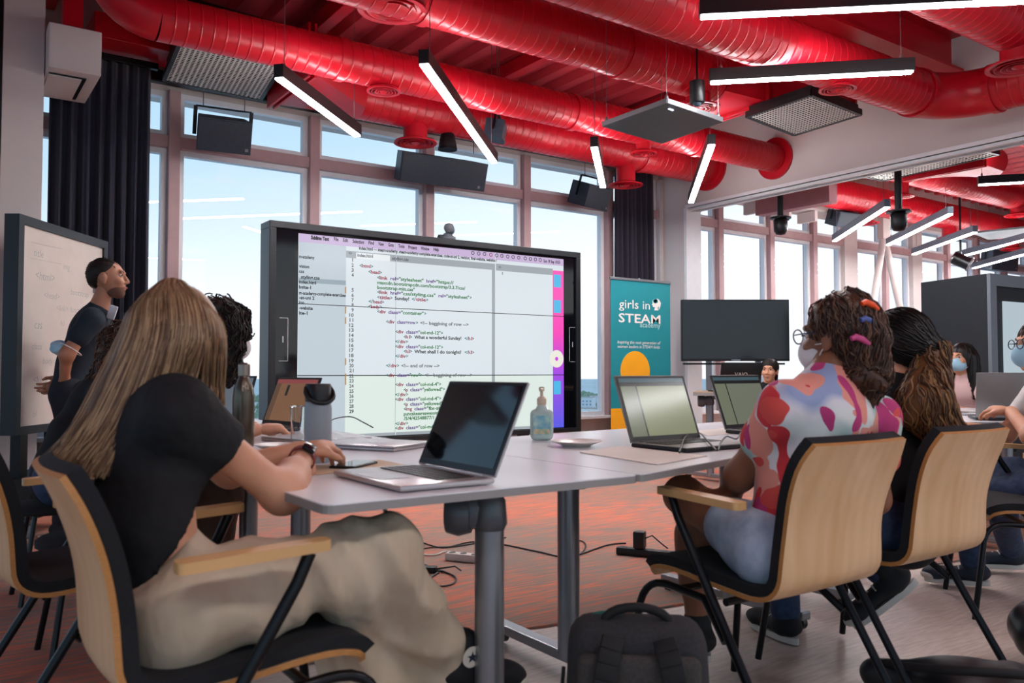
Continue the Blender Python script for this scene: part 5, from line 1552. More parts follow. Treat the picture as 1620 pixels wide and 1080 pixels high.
def hand_prims(w, d, n, side=1, curl=0.5, s=1.0, spread=0.12):
    """w wrist, d towards the fingers, n direction the palm faces, side +1: thumb along d x n"""
    w = v3(w); d = nrm(d); n = v3(n); n = (n - d * n.dot(d)).normalized(); x = d.cross(n) * side
    pr = []
    L = lambda a, b, c: w + d * (a * s) + x * (b * s) + n * (c * s)
    fl = (tuple(n), 0.62)
    pr.append(cone(L(0.0, 0, 0), L(0.045, 0.004, 0), 0.024 * s, 0.034 * s, fl)); pr.append(cone(L(0.045, 0.006, 0), L(0.078, 0.002, 0), 0.036 * s, 0.037 * s, fl))
    lens = [(0.026, 0.042, 0.026, 0.020), (0.009, 0.046, 0.030, 0.022), (-0.009, 0.043, 0.028, 0.021), (-0.026, 0.034, 0.021, 0.018)]
    for i, (b, l1, l2, l3) in enumerate(lens):
        p = L(0.078 - 0.006 * abs(i - 1), b, 0.0)
        a = spread * (1.2 - i) * 0.6
        dd = (d * math.cos(a) + x * math.sin(a)).normalized()
        th = curl * 0.5; rad = [0.0095, 0.0088, 0.0080, 0.0070]
        pts = [p]
        for j, l in enumerate((l1, l2, l3)):
            q = dd * math.cos(th) + n * math.sin(th)
            pts.append(pts[-1] + q * l * s); th += curl * (0.95 if j == 0 else 0.7)
        for j in range(3):
            pr.append(cone(pts[j], pts[j + 1], rad[j] * s, rad[j + 1] * s, k=0.006))
    p0 = L(0.022, 0.026, 0.004); p1 = L(0.050, 0.050, 0.012); p2 = L(0.078, 0.056, 0.020 + 0.01 * curl); p3 = L(0.098, 0.052, 0.026 + 0.014 * curl)
    pr += [cone(p0, p1, 0.015 * s, 0.0125 * s, k=0.014), cone(p1, p2, 0.0115 * s, 0.0100 * s, k=0.006), cone(p2, p3, 0.0098 * s, 0.0078 * s, k=0.006)]
    return pr
def mesh_part(name, prims, mat, t, res=0.01, k=0.03, disp=None, clip=None, smooth=2, kind=None):
    m = MB(); sdf_into(m, prims, res=res, k=k, disp=disp, clip=clip, smooth=smooth)
    return m.build(name, mat, t, world=True, smooth=179, fix=False, kind=kind)
def strands(mb, paths, r0, mats=3, n=3):
    for P in paths:
        k = len(P)
        rr = [r0 * (0.75 + 0.5 * random.random())] * k
        rr = [q * (1 - 0.75 * (i / (k - 1)) ** 3) for i, q in enumerate(rr)]
        mb.tube(P, rr, n, cap=False, mi=random.randrange(mats))
def surface_hair(mb, V, F, target, count, steps, h, r, wav=0.3, lift=0.004, grav=0.0, region=None, mats=3):
    """locks that hug a hair volume and flow towards a gathering point or direction"""
    kd = KDTree(len(V))
    N_ = np.zeros_like(V)
    a = V[F[:, 0]]; b = V[F[:, 1]]; c = V[F[:, 2]]
    fn = np.cross(b - a, c - a)
    for i in range(4): np.add.at(N_, F[:, i], fn)
    N_ /= np.maximum(np.linalg.norm(N_, axis=1), 1e-9)[:, None]
    for i, v in enumerate(V): kd.insert(v, i)
    kd.balance()
    paths = []
    tries = 0
    while len(paths) < count and tries < count * 6:
        tries += 1
        i = rng.integers(len(V))
        if region is not None and not region(V[i]): continue
        p = Vector(V[i]); P = []
        ph = random.random() * 6.28; side = None
        lf = lift * (0.3 + random.random())
        for k in range(steps):
            co, j, dist = kd.find(p)
            nn = Vector(N_[j])
            p = co + nn * lf
            tg = target(p) if callable(target) else (Vector(target) - p)
            tg = tg + Vector((0, 0, -grav))
            d = tg - nn * tg.dot(nn)
            if d.length < 1e-4: break
            d.normalize()
            sd = nn.cross(d)
            d2 = (d + sd * wav * math.sin(ph + k * 1.1)).normalized()
            P.append(tuple(p + nn * (wav * 0.006 * math.cos(ph + k * 1.1))))
            p = p + d2 * h
        if len(P) > 3: paths.append(P)
    strands(mb, paths, r, mats)
def hair_mats(name, cols, rough=0.4):
    return [M('%s_%d' % (name, i), c, rough, var=0.12, vscale=40, spec=0.4) for i, c in enumerate(cols)]
BLOND = hair_mats('hair_blond', ['#8a6a4e', '#b3926f', '#654a37'], 0.36)
DARKH = hair_mats('hair_dark', ['#1c1412', '#2a1d18', '#120d0c'], 0.6)
CURLB = hair_mats('hair_brown', ['#4a3226', '#664735', '#2e1d16'], 0.4)
PONYB = hair_mats('hair_chestnut', ['#6e4a2e', '#8f673f', '#4a3020'], 0.4)
BLACKH = hair_mats('hair_black', ['#15110f', '#1f1916', '#0d0b0a'], 0.38)

def limb(a, b, ra, rb, k=None): return cone(a, b, ra, rb, k=k)
def body_skin(t, mat, J, hands=(), headp=None, res=0.011, extra=(), legs=True, arm=1.0):
    """one continuous surface: trunk, neck, limbs; finer grid for head and hands, in the same mesh"""
    m = MB()
    fw = tuple(J['fwd'])
    pel, mid, che, nek = v3(J['pelvis']), v3(J['mid']), v3(J['chest']), v3(J['neck'])
    pr = [cone(pel, mid, 0.115, 0.10, (fw, 0.75)), cone(mid, che, 0.10, 0.115, (fw, 0.7)), cone(J['shL'], J['shR'], 0.045, 0.045), cone(che, nek, 0.07, 0.05)]
    hc = v3(J['head'])
    pr.append(cone(nek, hc + (nek - hc) * 0.25, 0.052, 0.048))
    for s in 'LR':
        if 'el' + s in J:
            pr += [limb(J['sh' + s], J['el' + s], 0.046 * arm, 0.038 * arm), limb(J['el' + s], J['wr' + s], 0.038 * arm, 0.026 * arm)]
        if legs and 'kn' + s in J:
            pr += [limb(J['hip' + s], J['kn' + s], 0.08, 0.054), limb(J['kn' + s], J['an' + s], 0.052, 0.036)]
            kn, an = v3(J['kn' + s]), v3(J['an' + s])
            pr.append(limb(kn + (an - kn) * 0.2, kn + (an - kn) * 0.5, 0.052, 0.046))
    sdf_into(m, pr + list(extra), res=res, k=0.04, smooth=2)
    for hp in hands:
        sdf_into(m, hp, res=0.0042, k=0.014, smooth=1)
    if headp: sdf_into(m, headp, res=0.0055, k=0.03, smooth=1)
    return m.build('body', mat, t, world=True, smooth=179, fix=False)
def shoe(t, an, toe, up, mat, sole, size=1.0, star=False):
    an, toe = v3(an), v3(toe); d = (toe - an); up = nrm(up); d = (d - up * d.dot(up)).normalized(); sd = d.cross(up)
    b = an - up * 0.065 * size - d * 0.03
    A = np.array([sd, d, up])
    o = mesh_part('shoe', [cone(an + up * 0.03, an - up * 0.03, 0.043, 0.046), cone(b + up * 0.035, b + d * 0.17 * size + up * 0.022, 0.042, 0.040, (tuple(up), 0.75)), ell(b + d * 0.2 * size + up * 0.02, (0.042, 0.05, 0.03), A)], mat, t, res=0.007, k=0.03, smooth=1)
    m = MB(); poly = []
    for j in range(24):
        a = 2 * PI * j / 24
        x = math.sin(a) * 0.042; y = math.cos(a)
        y = 0.10 + y * 0.138
        x *= 0.85 + 0.25 * max(0, math.cos(a) * 0.8)
        poly.append(b + sd * x + d * y * size - up * 0.022)
    m.prism(poly, up * 0.022); m.build('sole', sole, o, world=True, smooth=40)
    m = MB()
    A2 = Matrix((sd, d, up)).transposed()
    V_, F_ = MB().sphere((0, 0, 0), (0.043, 0.04, 0.024), 14).v[0], MB().sphere((0, 0, 0), (0.043, 0.04, 0.024), 14).f
    m.add(V_ @ np.array(A2).T + np.array(b + d * 0.215 * size + up * 0.012), F_); m.build('toe_cap', sole, o, world=True, smooth=179)
    m = MB()
    for j in range(4):
        q = b + d * (0.07 + 0.025 * j) * size + up * (0.062 - 0.006 * j)
        m.tube([q - sd * 0.028 - up * 0.008, q + up * 0.006, q + sd * 0.028 - up * 0.008], 0.004, 6)
    m.build('laces', sole, o, world=True)
    return o, (b, d, sd, up)

# ------------------------------------------------------------------ blonde girl in the foreground
t = thing('person', 'person with long blonde hair, black t-shirt and wide beige trousers leaning on table', 'person', N(-0.80, 1.9, 0) * 1.0)
t.location.z = 0
fw1 = ang(40)
J = dict(fwd=fw1, pelvis=N(-0.83, 1.90, 0.58), mid=N(-0.85, 1.93, 0.74), chest=N(-0.86, 2.02, 0.92), neck=N(-0.85, 2.05, 1.03), head=N(-0.83, 2.07, 1.17),
         shR=N(-0.765, 1.91, 0.985), shL=N(-0.965, 2.15, 0.985), elR=N(-0.575, 2.10, 0.775), wrR=N(-0.585, 2.36, 0.845), elL=N(-0.80, 2.38, 0.80), wrL=N(-0.62, 2.48, 0.85),
         hipR=N(-0.745, 1.83, 0.555), knR=N(-0.335, 2.06, 0.635), anR=N(-0.19, 2.34, 0.298), hipL=N(-0.885, 2.0, 0.555), knL=N(-0.50, 2.28, 0.52), anL=N(-0.36, 2.2, 0.10))
for k_ in ('pelvis', 'mid', 'hipL', 'hipR'):
    J[k_] = v3(J[k_]) + fw1 * (0.035 if k_ != 'mid' else 0.02)
fdir = (ang(30) + Vector((0, 0, -0.25))).normalized()
hp, HP, hax = head_prims(J['head'], fdir, (0, 0, 1), 0.98)
hR = hand_prims(J['wrR'], (W(0.0, 0.5, -0.75) - W(0, 0, 0)), (W(-0.4, 0.1, -0.3) - W(0, 0, 0)), 1, 0.9, 0.95)
hL = hand_prims(J['wrL'], ang(60), (0, 0, -1), -1, 0.6, 0.95)
body_skin(t, SK_FAIR, J, [hR, hL], hp, extra=[limb(J['elR'] + (v3(J['wrR']) - v3(J['elR'])) * 0.1, J['elR'] + (v3(J['wrR']) - v3(J['elR'])) * 0.45, 0.04, 0.037)])
face_parts(t, HP, hax, 0.98, BLOND[2])
TEE = M('tee_black', '#0c0d12', 0.85, var=0.15, vscale=30, bump=0.7, bscale=7, bdist=0.04)
sR, eR, sL, eL = v3(J['shR']), v3(J['elR']), v3(J['shL']), v3(J['elL'])
fwt = tuple(fw1)
def fold2(a, s, ax=(0.3, 0.2, 1.0)):
    A = np.array(ax)
    return lambda g: a * np.sin((g @ A) * s + 1.7 * np.sin(g[..., 0] * s * 0.35) + 1.3 * np.sin(g[..., 1] * s * 0.4))
mesh_part('t_shirt', [cone(N(-0.805, 1.925, 0.62), J['mid'], 0.134, 0.122, (fwt, 0.82)), cone(J['mid'], J['chest'], 0.122, 0.142, (fwt, 0.8)), cone(v3(J['chest']) + fw1 * 0.05, v3(J['mid']) + fw1 * 0.03, 0.09, 0.08), cone(sL, sR, 0.066, 0.066), cone(J['chest'], J['neck'], 0.10, 0.062),
                      cone(sR, sR + (eR - sR) * 0.42, 0.066, 0.062), cone(sL, sL + (eL - sL) * 0.42, 0.066, 0.062)], TEE, t, res=0.009, k=0.05, disp=fold2(0.0035, 34),
          clip=[(sR + (eR - sR) * 0.44, (eR - sR).normalized()), (N(-0.83, 1.9, 0.61), tuple((fw1 * 0.5 - Vector((0, 0, 0.85))).normalized()))])
BEIGE = M('trouser_beige', '#b9a78f', 0.85, col2='#c4b39d', vscale=6, bump=0.7, bscale=5.0, bdist=0.045, stretch=(1.6, 1.6, 0.7))
hR_, kR, aR = v3(J['hipR']), v3(J['knR']), v3(J['anR']); hL_, kL, aL = v3(J['hipL']), v3(J['knL']), v3(J['anL'])
mesh_part('trousers', [cone(N(-0.80, 1.915, 0.64), J['pelvis'], 0.118, 0.13, (fwt, 0.82)), cone(hR_, hL_, 0.115, 0.115), cone(hR_, kR, 0.115, 0.085), cone(hL_, kL, 0.112, 0.088),
                       cone(kR, aR + (aR - kR) * 0.1, 0.086, 0.084), cone(kL, aL, 0.088, 0.10), cone(v3(kR) + Vector((0, 0, -0.05)), v3(kL), 0.06, 0.07), cone(v3(aR) + ang(180) * 0.12 + Vector((0, 0, -0.10)), kR + ang(180) * 0.08 + Vector((0, 0, -0.10)), 0.07, 0.06)], BEIGE, t, res=0.0095, k=0.06,
          clip=[(N(-0.83, 1.9, 0.655), tuple((Vector((0, 0, 0.8)) - fw1 * 0.6).normalized())), (aR + (aR - kR) * 0.06, tuple((aR - kR).normalized()))],
          disp=lambda g: fold2(0.008, 26, (0.9, -0.7, 0.4))(g) + 0.012 * np.abs(np.sin(g[..., 2] * 22 + (g[..., 0] * RT.x + g[..., 1] * RT.y) * 26 + 2.5 * np.sin(g[..., 0] * 9) + 2 * np.cos(g[..., 1] * 11))))
CANV = M('canvas_black', '#111216', 0.8, var=0.1); RUB = M('rubber_cream', '#cfc8ba', 0.55, var=0.04)
so, (b_, d_, s_, u_) = shoe(t, aR + Vector((0, 0, -0.005)) + ang(0) * 0.04, aR + Vector((0, 0, -0.03)) + ang(32) * 0.30, (W(0.25, 0, 1) - W(0, 0, 0)), CANV, RUB)
m = MB(); c = b_ + d_ * 0.03 + u_ * 0.085; nn = s_ * (1 if s_.dot(-W(0, 1, 0)) > 0 else -1)
m.lathe([(0.001, 0), (0.026, 0), (0.026, 0.003), (0.001, 0.003)], c + nn * 0.046, 24, nn); m.build('ankle_patch', RUB, so, world=True)
m = MB(); xx, yy, zz = frame(nn)
st = [c + nn * 0.0495 + (xx * math.cos(PI / 2 + j * PI / 5) + yy * math.sin(PI / 2 + j * PI / 5)) * (0.015 if j % 2 == 0 else 0.006) for j in range(10)]
m.prism(st, nn * 0.0008); m.build('star', M('star_navy', '#1b2236', 0.6), so, world=True)
shoe(t, aL + Vector((0, 0, 0.02)), aL + ang(35) * 0.2 + Vector((0, 0, -0.02)), (0, 0, 1), CANV, RUB)
# smart watch with a red strap
wr, el = v3(J['wrR']), v3(J['elR']); wd = (wr - el).normalized(); wc = wr - wd * 0.025
m = MB(); x1, y1, _ = frame(wd)
ring = [wc + (x1 * math.cos(a) + y1 * math.sin(a)) * 0.0315 for a in np.linspace(0, 2 * PI, 20, endpoint=False)]
for a, b in zip(ring, ring[1:] + ring[:1]): m.bar(a, b, 0.004, 0.022, up=wd)
wt = m.build('watch_strap', M('strap_red', '#7a2a24', 0.6), t, world=True)
out = (W(0.55, -0.35, 0.75) - W(0, 0, 0)); out = (out - wd * out.dot(wd)).normalized()
Mx = Matrix((wd, out.cross(wd) * -1, out)).transposed()
m = MB(); m.box(wc + out * 0.036, (0.038, 0.033, 0.011), 0.004, mat=Mx); m.build('watch_case', M('watch_dark', '#1a1b1f', 0.15, metal=0.4), wt, world=True, smooth=40)
# hair
hc = v3(J['head'])
vol = [ell(hc + Vector((0, 0, 0.018)) - fdir * 0.008, (0.078, 0.094, 0.098), np.array(hax)), 
       cone(ont(240, 575, 1.82), ont(195, 670, 1.78), 0.06, 0.045, None), cone(ont(195, 670, 1.78), ont(150, 725, 1.74), 0.045, 0.025),
       cone(ont(285, 550, 1.80), ont(272, 590, 1.79), 0.06, 0.035), cone(ont(322, 560, 1.86), ont(336, 660, 1.87), 0.035, 0.012), cone(ont(310, 540, 1.88), ont(320, 640, 1.92), 0.05, 0.025)]
m = MB(); sdf_into(m, vol, mi=0, res=0.008, k=0.05, smooth=3)
hv, hf = m.v[0], np.array(m.f)
paths = []
for i in range(2600):
    s = random.random()
    q = 2 * s - 1
    bul = math.sqrt(max(0, 1 - q ** 4))
    back = random.random() < 0.15
    sg = 1 if back else -1
    jit = lambda a: (random.random() - 0.5) * a
    crown = ont(258 + 28 * s + jit(14), 442 + 6 * abs(q) + jit(5), 1.84 + sg * 0.02 + jit(0.04))
    m1 = ont(206 + (336 - 206) * s, 462 + 26 * abs(q) ** 2, 1.84 + sg * (0.075 * bul + 0.015))
    m2 = ont(186 + (357 - 186) * s + jit(4), 535 + jit(6), 1.83 + sg * (0.118 * bul + 0.008 * random.random()))
    if s < 0.66:
        w = s / 0.66
        m3 = ont(130 + (268 - 130) * w + jit(8), 650 + jit(8), 1.765 + sg * 0.07 * math.sin(PI * min(1, w * 0.9 + 0.1)) + jit(0.015))
        e_ = ont(66 + (228 - 66) * w + jit(14), 742 + jit(34), 1.705 + sg * 0.045 * math.sin(PI * w) + jit(0.02))
    elif s < 0.80:
        w = (s - 0.66) / 0.14
        m3 = ont(262 + 50 * w + jit(8), 590 + jit(8), 1.74 + jit(0.02)); e_ = ont(250 + 50 * w + jit(30), 640 + jit(40), 1.715 + jit(0.02))
    else:
        w = (s - 0.80) / 0.2
        m3 = ont(318 + 36 * w + jit(6), 610 + jit(8), 1.80 + 0.04 * w + jit(0.02)); e_ = ont(325 + 26 * w + jit(14), 688 + jit(22), 1.83 + jit(0.03))
    C_ = [crown, m1, m2, m3, e_]
    P = []
    for a in range(4):
        p0 = C_[max(a - 1, 0)]; p1 = C_[a]; p2 = C_[a + 1]; p3 = C_[min(a + 2, 4)]
        for j in range(5):
            tt = j / 5
            P.append(tuple(0.5 * ((2 * p1) + (p2 - p0) * tt + (2 * p0 - 5 * p1 + 4 * p2 - p3) * tt * tt + (3 * p1 - p0 - 3 * p2 + p3) * tt ** 3)))
    P.append(tuple(e_)); paths.append(P)
strands(m, paths, 0.0021)
m.build('hair', BLOND, t, world=True, smooth=179, fix=False)

# ------------------------------------------------------------------ generic seated / standing figures
def person(label, J, skin, top, top_mat, bottom, bottom_mat, sleeve, hair_fn, headdir, hands=(), res=0.011, hs=1.0, mask=None, glasses=False, leg_cover=1.0, shoes=None, foldv=(0.003, 36), brow=None, legs=True, tee_extra=(), base=None, hem=None):
    loc = v3(J['pelvis']).copy(); loc.z = 0
    t = thing('person', label, 'person', base if base is not None else loc)
    hp, HP, hax = head_prims(J['head'], headdir, (0, 0, 1), hs)
    body_skin(t, skin, J, hands, hp, res=res, legs=legs)
    face_parts(t, HP, hax, hs, brow or DARKH[0], mask is None)
    f = tuple(J['fwd'])
    pr = [cone(v3(J['pelvis']) - Vector((0, 0, 0.02)), J['mid'], 0.138, 0.122, (f, 0.84)), cone(J['mid'], J['chest'], 0.118, 0.138, (f, 0.78)), cone(J['shL'], J['shR'], 0.062, 0.062), cone(J['chest'], J['neck'], 0.095, 0.06)]
    clips = []
    for s in 'LR':
        if 'el' + s in J:
            a, b = v3(J['sh' + s]), v3(J['el' + s]); w_ = v3(J['wr' + s])
            if sleeve <= 1:
                pr.append(cone(a, a + (b - a) * sleeve - (b - a).normalized() * 0.05, 0.062, 0.065)); 
            else:
                pr += [cone(a, b, 0.062, 0.052), cone(b, b + (w_ - b) * (sleeve - 1), 0.052, 0.04)]
    pr += list(tee_extra)
    if hem is not None: clips.append((hem, (0, 0, -1)))
    mesh_part(top, pr, top_mat, t, res=res * 0.95, k=0.045, disp=fold2(*foldv), clip=clips or None)
    if legs:
        pl = [cone(v3(J['pelvis']) - Vector((0, 0, 0.02)), J['pelvis'], 0.118, 0.11, (f, 0.8)), cone(J['hipL'], J['hipR'], 0.10, 0.10)]
        for s in 'LR':
            h, k_, a = v3(J['hip' + s]), v3(J['kn' + s]), v3(J['an' + s])
            if leg_cover < 1: pl.append(cone(h, h + (k_ - h) * leg_cover, 0.10, 0.086))
            else: pl += [cone(h, k_, 0.10, 0.07), cone(k_, k_ + (a - k_) * 0.93, 0.07, 0.055)]
        mesh_part(bottom, pl, bottom_mat, t, res=res, k=0.045, disp=fold2(0.0035, 40, (0.8, 0.5, 0.5)))
        if shoes:
            for s, (mt, sl, upv, dv_) in zip('LR', shoes):
                a = v3(J['an' + s]); shoe(t, a, a + v3(dv_) * 0.2, upv, mt, sl)
    if mask is not None:
        r, fx, u = hax
        A = np.array([r, fx, u])
        mesh_part('face_mask', [ell(HP(0, 0.048, -0.050), tuple(q * hs for q in (0.063, 0.068, 0.052)), A), ell(HP(0, 0.078, -0.030), tuple(q * hs for q in (0.034, 0.036, 0.036)), A)], mask, t, res=0.006, k=0.03, clip=[(HP(0, 0.012, 0), tuple(-fx))])
        m = MB()
        for q in (-1, 1):
            for dz in (-0.02, -0.075):
                m.tube([HP(q * 0.058, 0.04, dz), HP(q * 0.078, 0.01, -0.02 + (dz + 0.02) * 0.4), HP(q * 0.083, -0.016, -0.012)], 0.0016, 5)
        m.build('ear_loop', MASKW, t, world=True)
    if glasses:
        m = MB()
        for q in (-1, 1):
            c = HP(q * 0.034, 0.105, 0.008)
            r, fx, u = hax
            m.tube([c + (r * math.cos(a) * 0.026 + u * math.sin(a) * 0.021) * hs for a in np.linspace(0, 2 * PI, 16, endpoint=False)], 0.0022, 6, closed=True)
            m.tube([HP(q * 0.060, 0.100, 0.012), HP(q * 0.078, 0.07, 0.012), HP(q * 0.084, -0.005, 0.012)], 0.002, 6)
        m.tube([HP(-0.009, 0.108, 0.012), HP(0, 0.111, 0.014), HP(0.009, 0.108, 0.012)], 0.002, 6)
        m.build('spectacles', M('spectacle_navy', '#1b2238', 0.3), t, world=True, smooth=60)
    hair_fn(t, HP, hax)
    return t, HP, hax
def hair_build(t, vol, mats, target, count, steps, h, r, wav, res=0.008, k=0.04, lump=0.0, ls=60, lift=0.004, region=None, grav=0.0):
    m = MB()
    disp = (lambda g: lump * np.sin(g[..., 0] * ls + 2 * np.sin(g[..., 2] * ls * 0.5)) * np.cos(g[..., 1] * ls * 0.9 + np.sin(g[..., 2] * ls * 0.8)) + lump * 0.6 * np.sin(g[..., 2] * ls * 1.3 + g[..., 0] * 20)) if lump else None
    sdf_into(m, vol, mi=0, res=res, k=k, disp=disp, smooth=1)
    surface_hair(m, m.v[0], np.array(m.f), target, count, steps, h, r, wav, lift, grav, region)
    return m.build('hair', mats, t, world=True, smooth=179, fix=False)

# ------------------------------------------------------------------ girl in the printed t-shirt
def print_mat():
    m = bpy.data.materials.new('printed_tee'); m.use_nodes = True
    t = m.node_tree; b = t.nodes['Principled BSDF']; b.inputs['Roughness'].default_value = 0.85
    co = t.nodes.new('ShaderNodeTexCoord')
    nb_ = t.nodes.new('ShaderNodeTexNoise'); nb_.inputs['Scale'].default_value = 7
    t.links.new(co.outputs['Object'], nb_.inputs[0])
    bp_ = t.nodes.new('ShaderNodeBump'); bp_.inputs['Strength'].default_value = 0.6; bp_.inputs['Distance'].default_value = 0.03
    t.links.new(nb_.outputs[0], bp_.inputs['Height']); t.links.new(bp_.outputs[0], b.inputs['Normal'])
    n = t.nodes.new('ShaderNodeTexNoise'); n.inputs['Scale'].default_value = 6
    t.links.new(co.outputs['Object'], n.inputs[0])
    last = None
    base = t.nodes.new('ShaderNodeTexNoise'); base.inputs['Scale'].default_value = 5; base.inputs['Detail'].default_value = 1
    t.links.new(co.outputs['Object'], base.inputs[0])
    br = t.nodes.new('ShaderNodeValToRGB'); el = br.color_ramp.elements
    el[0].position = 0.38; el[0].color = (*lin('#9db8b4'), 1); el[1].position = 0.62; el[1].color = (*lin('#8f9cc0'), 1)
    x = el.new(0.46); x.color = (*lin('#d9dcd8'), 1); x = el.new(0.55); x.color = (*lin('#d6d2d8'), 1)
    t.links.new(base.outputs[0], br.inputs[0]); last = br.outputs[0]
    for (col, sc_, off, thr, st, rot) in (('#dd8f80', 4.2, 3.1, 0.46, (1.6, 1.6, 0.55), 0.9), ('#c8323a', 4.6, 7.7, 0.40, (1.9, 1.9, 0.6), 0.7), ('#b3356f', 6.0, 1.3, 0.36, (2.0, 2.0, 0.6), -0.8), ('#cf4a44', 5.2, 12.4, 0.33, (0.7, 1.2, 1.4), 0.4)):
        mp = t.nodes.new('ShaderNodeMapping'); mp.inputs['Location'].default_value = (off, off * 0.7, off * 1.3); mp.inputs['Scale'].default_value = st; mp.inputs['Rotation'].default_value = (rot, rot * 0.6, rot)
        t.links.new(co.outputs['Object'], mp.inputs[0])
        ad = t.nodes.new('ShaderNodeVectorMath'); ad.operation = 'MULTIPLY_ADD'; ad.inputs[1].default_value = (0.30,) * 3
        t.links.new(n.outputs['Color'], ad.inputs[0]); t.links.new(mp.outputs[0], ad.inputs[2])
        v = t.nodes.new('ShaderNodeTexVoronoi'); v.inputs['Scale'].default_value = sc_
        t.links.new(ad.outputs[0], v.inputs[0])
        lt = t.nodes.new('ShaderNodeMath'); lt.operation = 'LESS_THAN'; lt.inputs[1].default_value = thr
        t.links.new(v.outputs['Distance'], lt.inputs[0])
        mx = t.nodes.new('ShaderNodeMix'); mx.data_type = 'RGBA'
        t.links.new(lt.outputs[0], mx.inputs[0]); t.links.new(last, mx.inputs[6]); mx.inputs[7].default_value = (*lin(col), 1)
        last = mx.outputs[2]
    t.links.new(last, b.inputs['Base Color'])
    return m
DENIM = M('denim_light', '#93a3b8', 0.85, col2='#a9b6c6', vscale=30, bump=0.05, bscale=500)
JEANS = M('denim_dark', '#22304a', 0.85, col2='#2f3f5c', vscale=40, bump=0.05, bscale=500)
fv = ang(125)
J5 = dict(fwd=fv, pelvis=N(0.855, 2.60, 0.57), mid=N(0.885, 2.58, 0.74), chest=N(0.965, 2.58, 0.94), neck=ont(1313, 596, 2.31), head=ont(1326, 533, 2.33),
          shL=ont(1240, 645, 2.22), shR=ont(1386, 664, 2.38), elL=ont(1170, 752, 2.36), wrL=ont(1150, 792, 2.55), elR=ont(1385, 790, 2.5), wrR=ont(1300, 800, 2.7),
          hipL=N(0.775, 2.54, 0.545), knL=N(0.590, 2.90, 0.655), anL=N(0.88, 3.08, 0.46), hipR=N(0.95, 2.68, 0.545), knR=N(0.655, 3.03, 0.50), anR=N(0.665, 3.03, 0.16))
def hair5(t, HP, ax):
    r, f, u = ax
    bun = HP(0.0, -0.072, -0.118)
    vol = [ell(HP(0, -0.026, 0.038), (0.089, 0.094, 0.090), np.array(ax)), cone(HP(0, -0.07, -0.02), bun, 0.066, 0.05), ell(bun, (0.056, 0.054, 0.056)), cone(bun, bun + Vector((0, 0, -0.06)) + r * 0.01, 0.04, 0.018)]
    hair_build(t, vol, CURLB, bun, 900, 9, 0.016, 0.0028, 0.6, lump=0.004, ls=75, lift=0.004)
    for nm, px, mt, yawk in (('hair_clip', (1376, 482, 2.227), M('clip_orange', '#f0541e', 0.35), 0.25), ('hair_clip', (1374, 508, 2.217), M('clip_blue', '#4a5c9c', 0.35), 0.3), ('hair_clip', (1361, 537, 2.207), M('clip_pink', '#c2477f', 0.35), 0.1)):
        c = ont(*px); a = W(1, yawk, -0.25) - W(0, 0, 0); a.normalize()
        m = MB(); m.tube([c - a * 0.026 + Vector((0, 0, -0.004)), c - a * 0.012 + Vector((0, 0, 0.004)), c + a * 0.008 + Vector((0, 0, 0.002)), c + a * 0.026 + Vector((0, 0, -0.006))], [0.007, 0.009, 0.009, 0.006], 8); m.build(nm, mt, t, world=True, smooth=60)
SNK = M('sneaker_black', '#131417', 0.75, var=0.1); SNKW = M('sneaker_sole', '#c6c2ba', 0.6)
person('person with dark curly bun, hair clips and colourful printed t-shirt seated with crossed legs', J5, SK_BROWN, 't_shirt', print_mat(), 'shorts', DENIM, 0.62, hair5, (ang(130) + Vector((0, 0, -0.05))),
       hands=[hand_prims(J5['wrL'], ang(70), (0, 0, -1), 1, 0.6, 0.95), hand_prims(J5['wrR'], ang(150), (0, 0, -1), -1, 0.6, 0.95)], mask=MASKW, glasses=True, leg_cover=0.36,
       shoes=[(SNK, SNKW, (0, 0, 1), ang(60)), (SNK, SNKW, (0, 0, 1), ang(110))], brow=CURLB[2], res=0.010, foldv=(0.0035, 30), hs=0.98)
# ------------------------------------------------------------------ girl in black with the ponytail
J6 = dict(fwd=fv, pelvis=W(1.285, 2.74, 0.52), mid=W(1.28, 2.76, 0.68), chest=W(1.27, 2.80, 0.86), neck=W(1.28, 2.80, 0.965), head=ont(1418, 548, 2.82),
          shL=W(1.13, 2.72, 0.90), shR=W(1.42, 2.92, 0.90), elL=W(0.99, 2.85, 0.78), wrL=W(1.02, 3.08, 0.77), elR=W(1.46, 3.12, 0.78), wrR=W(1.32, 3.25, 0.79),
          hipL=W(1.20, 2.70, 0.50), knL=W(1.0, 3.12, 0.50), anL=W(1.02, 3.15, 0.09), hipR=W(1.36, 2.82, 0.50), knR=W(1.20, 3.22, 0.47), anR=ont(1402, 908, 2.98))
def hair6(t, HP, ax):
    r, f, u = ax
    tie = HP(0.02, -0.125, -0.02); a1 = ont(1462, 640, 2.66); a2 = ont(1508, 705, 2.62)
    vol = [ell(HP(0, -0.02, 0.032), (0.090, 0.104, 0.096), np.array(ax)), cone(HP(0, -0.07, 0.0), tie, 0.06, 0.045)]
    hair_build(t, vol, BLACKH, tie, 350, 9, 0.017, 0.003, 0.25, lift=0.003)
    vol2 = [cone(tie, a1, 0.045, 0.075), cone(a1, a2, 0.075, 0.05), cone(a2, ont(1527, 735, 2.64), 0.05, 0.02)]
    o = hair_build(t, vol2, PONYB, lambda p: Vector((0.25, -0.05, -1)), 500, 14, 0.016, 0.0032, 0.55, lump=0.004, ls=50, lift=0.005)
    o.name = 'ponytail'
TEE2 = M('tee_black_soft', '#101014', 0.9, var=0.15, vscale=30)
VANS = M('canvas_dark', '#15161a', 0.8); GUM = M('sole_gum', '#6b4436', 0.7); 
